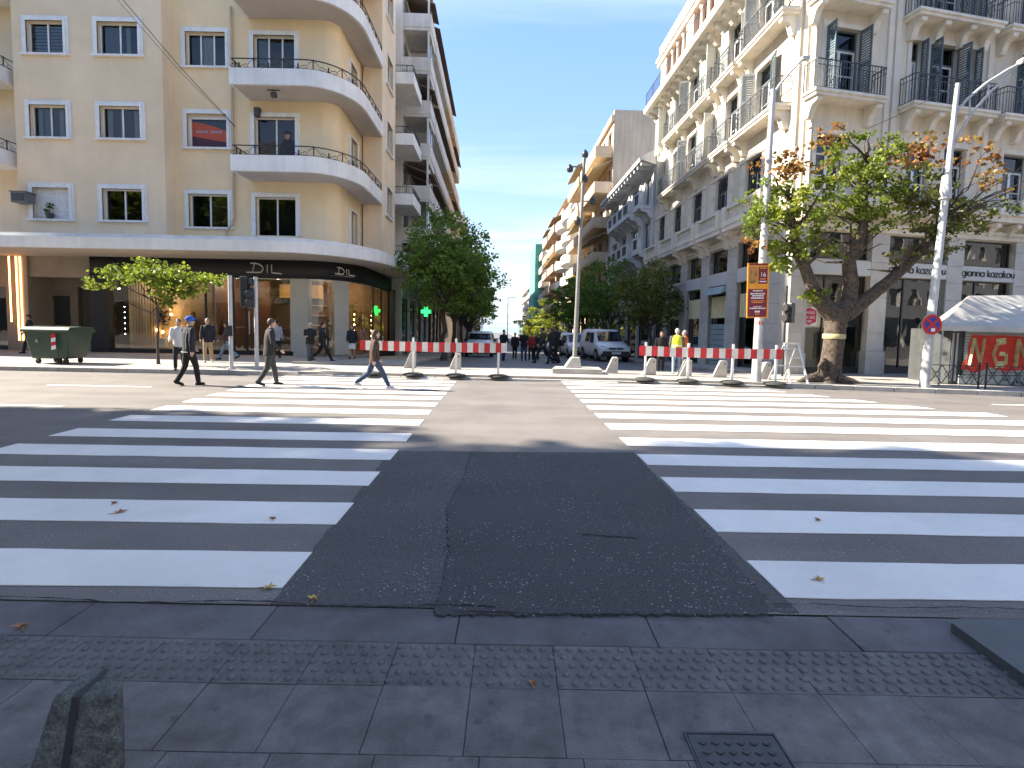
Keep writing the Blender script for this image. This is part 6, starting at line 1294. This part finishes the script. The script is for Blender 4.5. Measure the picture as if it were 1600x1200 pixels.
    if cap:
        cm = MB(); cm.ball(hd+Vector((0,-.01,.06)), .118, 14, 10, sq=(.84,.98,.82)); cm.lathe([(.0,0),(.105,.0),(.10,.012),(.0,.014)],14,(hd.x,hd.y+.09,hd.z+.065)); co = cm.build('cap', cap, p); remesh(co, .011, 2)
    # clothes
    t = MB(); hem = .80 if not short else .92
    eloft(t, [(*ln_((0,.0,q)), rx*wide, ry) for q, rx, ry in ((hem,.185,.145),(.92,.18,.138),(1.05,.17,.13),(1.2,.18,.135),(1.34,.195,.13),(1.44,.17,.10),(1.50,.085,.075),(1.525,.075,.07))])
    for sd in (1,-1):
        if bare_arms: capsule(t, [sh[sd], sh[sd].lerp(E_[sd],.75)], [.072,.062])
        else: capsule(t, [sh[sd],E_[sd],Wr[sd]], [.075,.062,.046])
    to = t.build('jacket' if not bare_arms else 'shirt', top, p); remesh(to, vc, 3)
    if vest:
        v = MB(); eloft(v, [(*ln_((0,.0,q)), rx, ry) for q, rx, ry in ((.86,.20,.16),(1.05,.19,.15),(1.2,.2,.155),(1.34,.212,.15),(1.45,.175,.12),(1.51,.1,.085))]); vo = v.build('safety_vest', vest, p); remesh(vo, .02, 2)
        eloft2 = MB(); eloft(eloft2, [(*ln_((0,0,q)), .203, .163) for q in (1.08,1.12)]); eloft2.build('reflective_band', SIGW, p)
    q_ = MB()
    if skirt: eloft(q_, [(*ln_((0,0,q)), rx, ry) for q, rx, ry in ((.5,.20,.17),(.7,.19,.16),(.86,.17,.13),(1.0,.14,.11))])
    else:
        eloft(q_, [(*ln_((0,-.005,q)), rx*wide, ry) for q, rx, ry in ((.80,.15,.12),(.9,.17,.13),(1.0,.155,.115))])
        for sd in (1,-1): capsule(q_, [hip[sd]+Vector((0,0,.0)), hip[sd].lerp(K[sd],.5), K[sd], K[sd].lerp(A[sd],.55), A[sd]+Vector((0,0,.015))], [.102,.09,.072,.066,.06])
    qo = q_.build('skirt' if skirt else 'trousers', bot, p); remesh(qo, vc, 3)
    for sd in (1,-1):
        m = MB(); f0 = A[sd]; up = .12*(1 if (stride*sd) < -.2 else 0)
        capsule(m, [f0+Vector((0,-.045,-.048+up*.4)), f0+Vector((0,.04,-.045)), f0+Vector((0,.135,-.055-up*.3))], [.042,.046,.034]); capsule(m, [f0+Vector((0,-.01,-.03)), f0+Vector((0,0,.04))], [.045,.045]); so_ = m.build('shoe', shoe or SHOEB, p); remesh(so_, .014, 2)
    if piping:
        pm = MB()
        for sd in (1,-1): pm.tube([ln_((.16*sd,-.115,1.38)), ln_((.13*sd,-.142,1.2)), ln_((.15*sd,-.14,.95))], .006, 5)
        pm.tube([ln_((-.18,-.02,.86)), ln_((-.12,-.125,.86)), ln_((0,-.152,.86)), ln_((.12,-.125,.86)), ln_((.18,-.02,.86))], .009, 5); pm.build('piping', piping, p)
    if bag: 
        bm = MB().box(-.06,.06,-.16,.16,0,.30).build('shoulder_bag', bag, p, (.25,-.06,.82+zz), bevel=.03); MB().tube([(-.02,-.12,.29),(-.22,-.02,.66),(-.42,.08,.74)],.010,5).build('strap', bag, bm)
    return p
M_LIP = M('lips', (.26,.11,.09), .5)
WK = 'people walking near the black-fronted shop'
person('man in bright blue cap and black tracksuit walking away across the road', -7.7,12.2,.0,1.64,(.55,.83), NAVY, BLK, 'grey', .24, (-.2,.2), (.25,.55), fine=True, cap=BLUEC, piping=WHI, wide=1.1, lean=.02)
person('man in charcoal jacket walking right behind the signal poles on the road', -5.9,12.45,.0,1.63,(.80,.60), CHAR, cloth('dark_grey',(.035,.035,.037)), 'brown', -.27, (.05,-.15), (.75,.6), fine=True, wide=1.08, lean=.06)
person('woman in brown jacket, blue jeans and white trainers striding over the crossing', -3.3,12.3,.0,1.47,(.9,.42), BROWN, JEAN, 'brown', .52, (-.25,.2), (.3,.3), SHOEW, fine=True, long_hair=True, lean=.03)
person('woman in white top and black trousers behind the man in the blue cap', -9.72,14.95,.1,1.47,(.4,-.9), WHI, BLK, 'dark', .2, (.2,-.2), (.9,.9), group=WK)
person('man in navy jacket and khaki trousers outside the shop window', -10.5,17.7,.12,1.50,(.3,-.95), NAVY, KHA, 'grey', .15, (.1,-.1), (.4,.4), SHOEW, group=WK)
person('person in plum top and pale jeans striding left by the shop door', -10.55,19.0,.12,1.45,(-.95,-.2), cloth('plum',(.07,.04,.05)), LJEAN, 'dark', .5, (-.3,.3), (.5,.5), long_hair=True, group=WK)
person('white-haired man in black t-shirt with folded arms before the cream column', -7.32,18.6,.12,1.42,(.6,-.8), BLK, GRY, 'white', .18, (.3,.3), (1.3,1.3), SHOEB, bare_arms=True, group=WK, wide=1.08)
person('person in a black coat striding right beside the white-haired man', -7.02,19.0,.12,1.53,(.95,.2), BLK, BLK, 'dark', .52, (-.3,.35), (.3,.5), group=WK)
person('woman in navy jacket and white skirt by the shop corner', -6.45,20.7,.12,1.36,(.1,-1), NAVY, WHI, 'brown', .12, (.1,-.1), (.3,.3), skirt=True, long_hair=True, group=WK)
person('person in pale grey shirt at the shop entrance, behind the charcoal jacket man', -9.45,20.6,.12,1.48,(.1,1), cloth('pale_grey',(.36,.37,.39)), BLK, 'dark', .1, (.1,-.1), (.3,.3), group=WK)
person('person in a long dark coat beside the green waste bin', -19.2,20.4,.12,1.55,(-.6,-.7), BLK, BLK, 'dark', .3, (.2,-.2), (.4,.4), group=WK)
GR = 'group of men standing in the street mouth'
person('man in dark jacket and jeans at the left of the group, by the barrier end', -.42,27.2,street_z(27.2),1.62,(.5,-.85), NAVY, JEAN, 'dark', .12, (.1,.2), (.4,.7), group=GR)
person('man all in black standing second in the group', .2,30.6,street_z(30.6),1.56,(.2,-.97), BLK, BLK, 'dark', .08, (0,0), (.2,.2), group=GR)
person('man in black jacket and blue jeans with hands together, mid group', .66,27.3,street_z(27.3),1.62,(-.2,-.97), BLK, JEAN, 'grey', .08, (.25,.25), (1.2,1.2), group=GR, wide=1.08)
person('man in a red pullover behind the others in the group', 1.13,29.4,street_z(29.4),1.55,(-.3,-.9), REDC, BLK, 'dark', .1, (.1,.1), (.5,.3), group=GR)
person('man in grey-black jacket right of the red pullover', 1.45,29.9,street_z(29.9),1.58,(-.6,-.8), CHAR, BLK, 'grey', .1, (0,.1), (.2,.3), group=GR)
person('man in olive jacket striding left in front of the group', 1.5,24.4,street_z(24.4),1.74,(-.9,-.3), OLV, NAVY, 'dark', .5, (-.35,.35), (.4,.5), group=GR, lean=.05)
person('person in a black coat with a shoulder bag beside the camera pole', 2.12,24.2,street_z(24.2),1.76,(-.7,.6), BLK, BLK, 'dark', .25, (.2,-.2), (.4,.4), group=GR, bag=BAGM)
person('person in dark leather jacket walking just left of the black coat', 1.86,23.6,street_z(23.6),1.66,(-.85,-.4), CHAR, BLK, 'brown', -.35, (.25,-.25), (.6,.5), group=GR, long_hair=True, lean=.08)
person('worker in a yellow safety vest and pale jeans behind the right barrier', 5.36,16.6,.12,1.45,(.35,.93), GRY, LJEAN, 'white', .1, (.2,.1), (.6,.5), SHOEW, vest=HIV, bare_arms=False, wide=1.08)
person('worker in an orange jacket facing the yellow-vested one', 5.82,17.2,.12,1.40,(-.7,.5), ORA, GRY, 'grey', .1, (.3,.1), (1.0,.4))
person('woman in black coat carrying a bag left of the yellow vest', 5.12,17.5,.1,1.38,(-.2,-.95), BLK, BLK, 'dark', .15, (.1,-.1), (.3,.3), bag=BAGM)
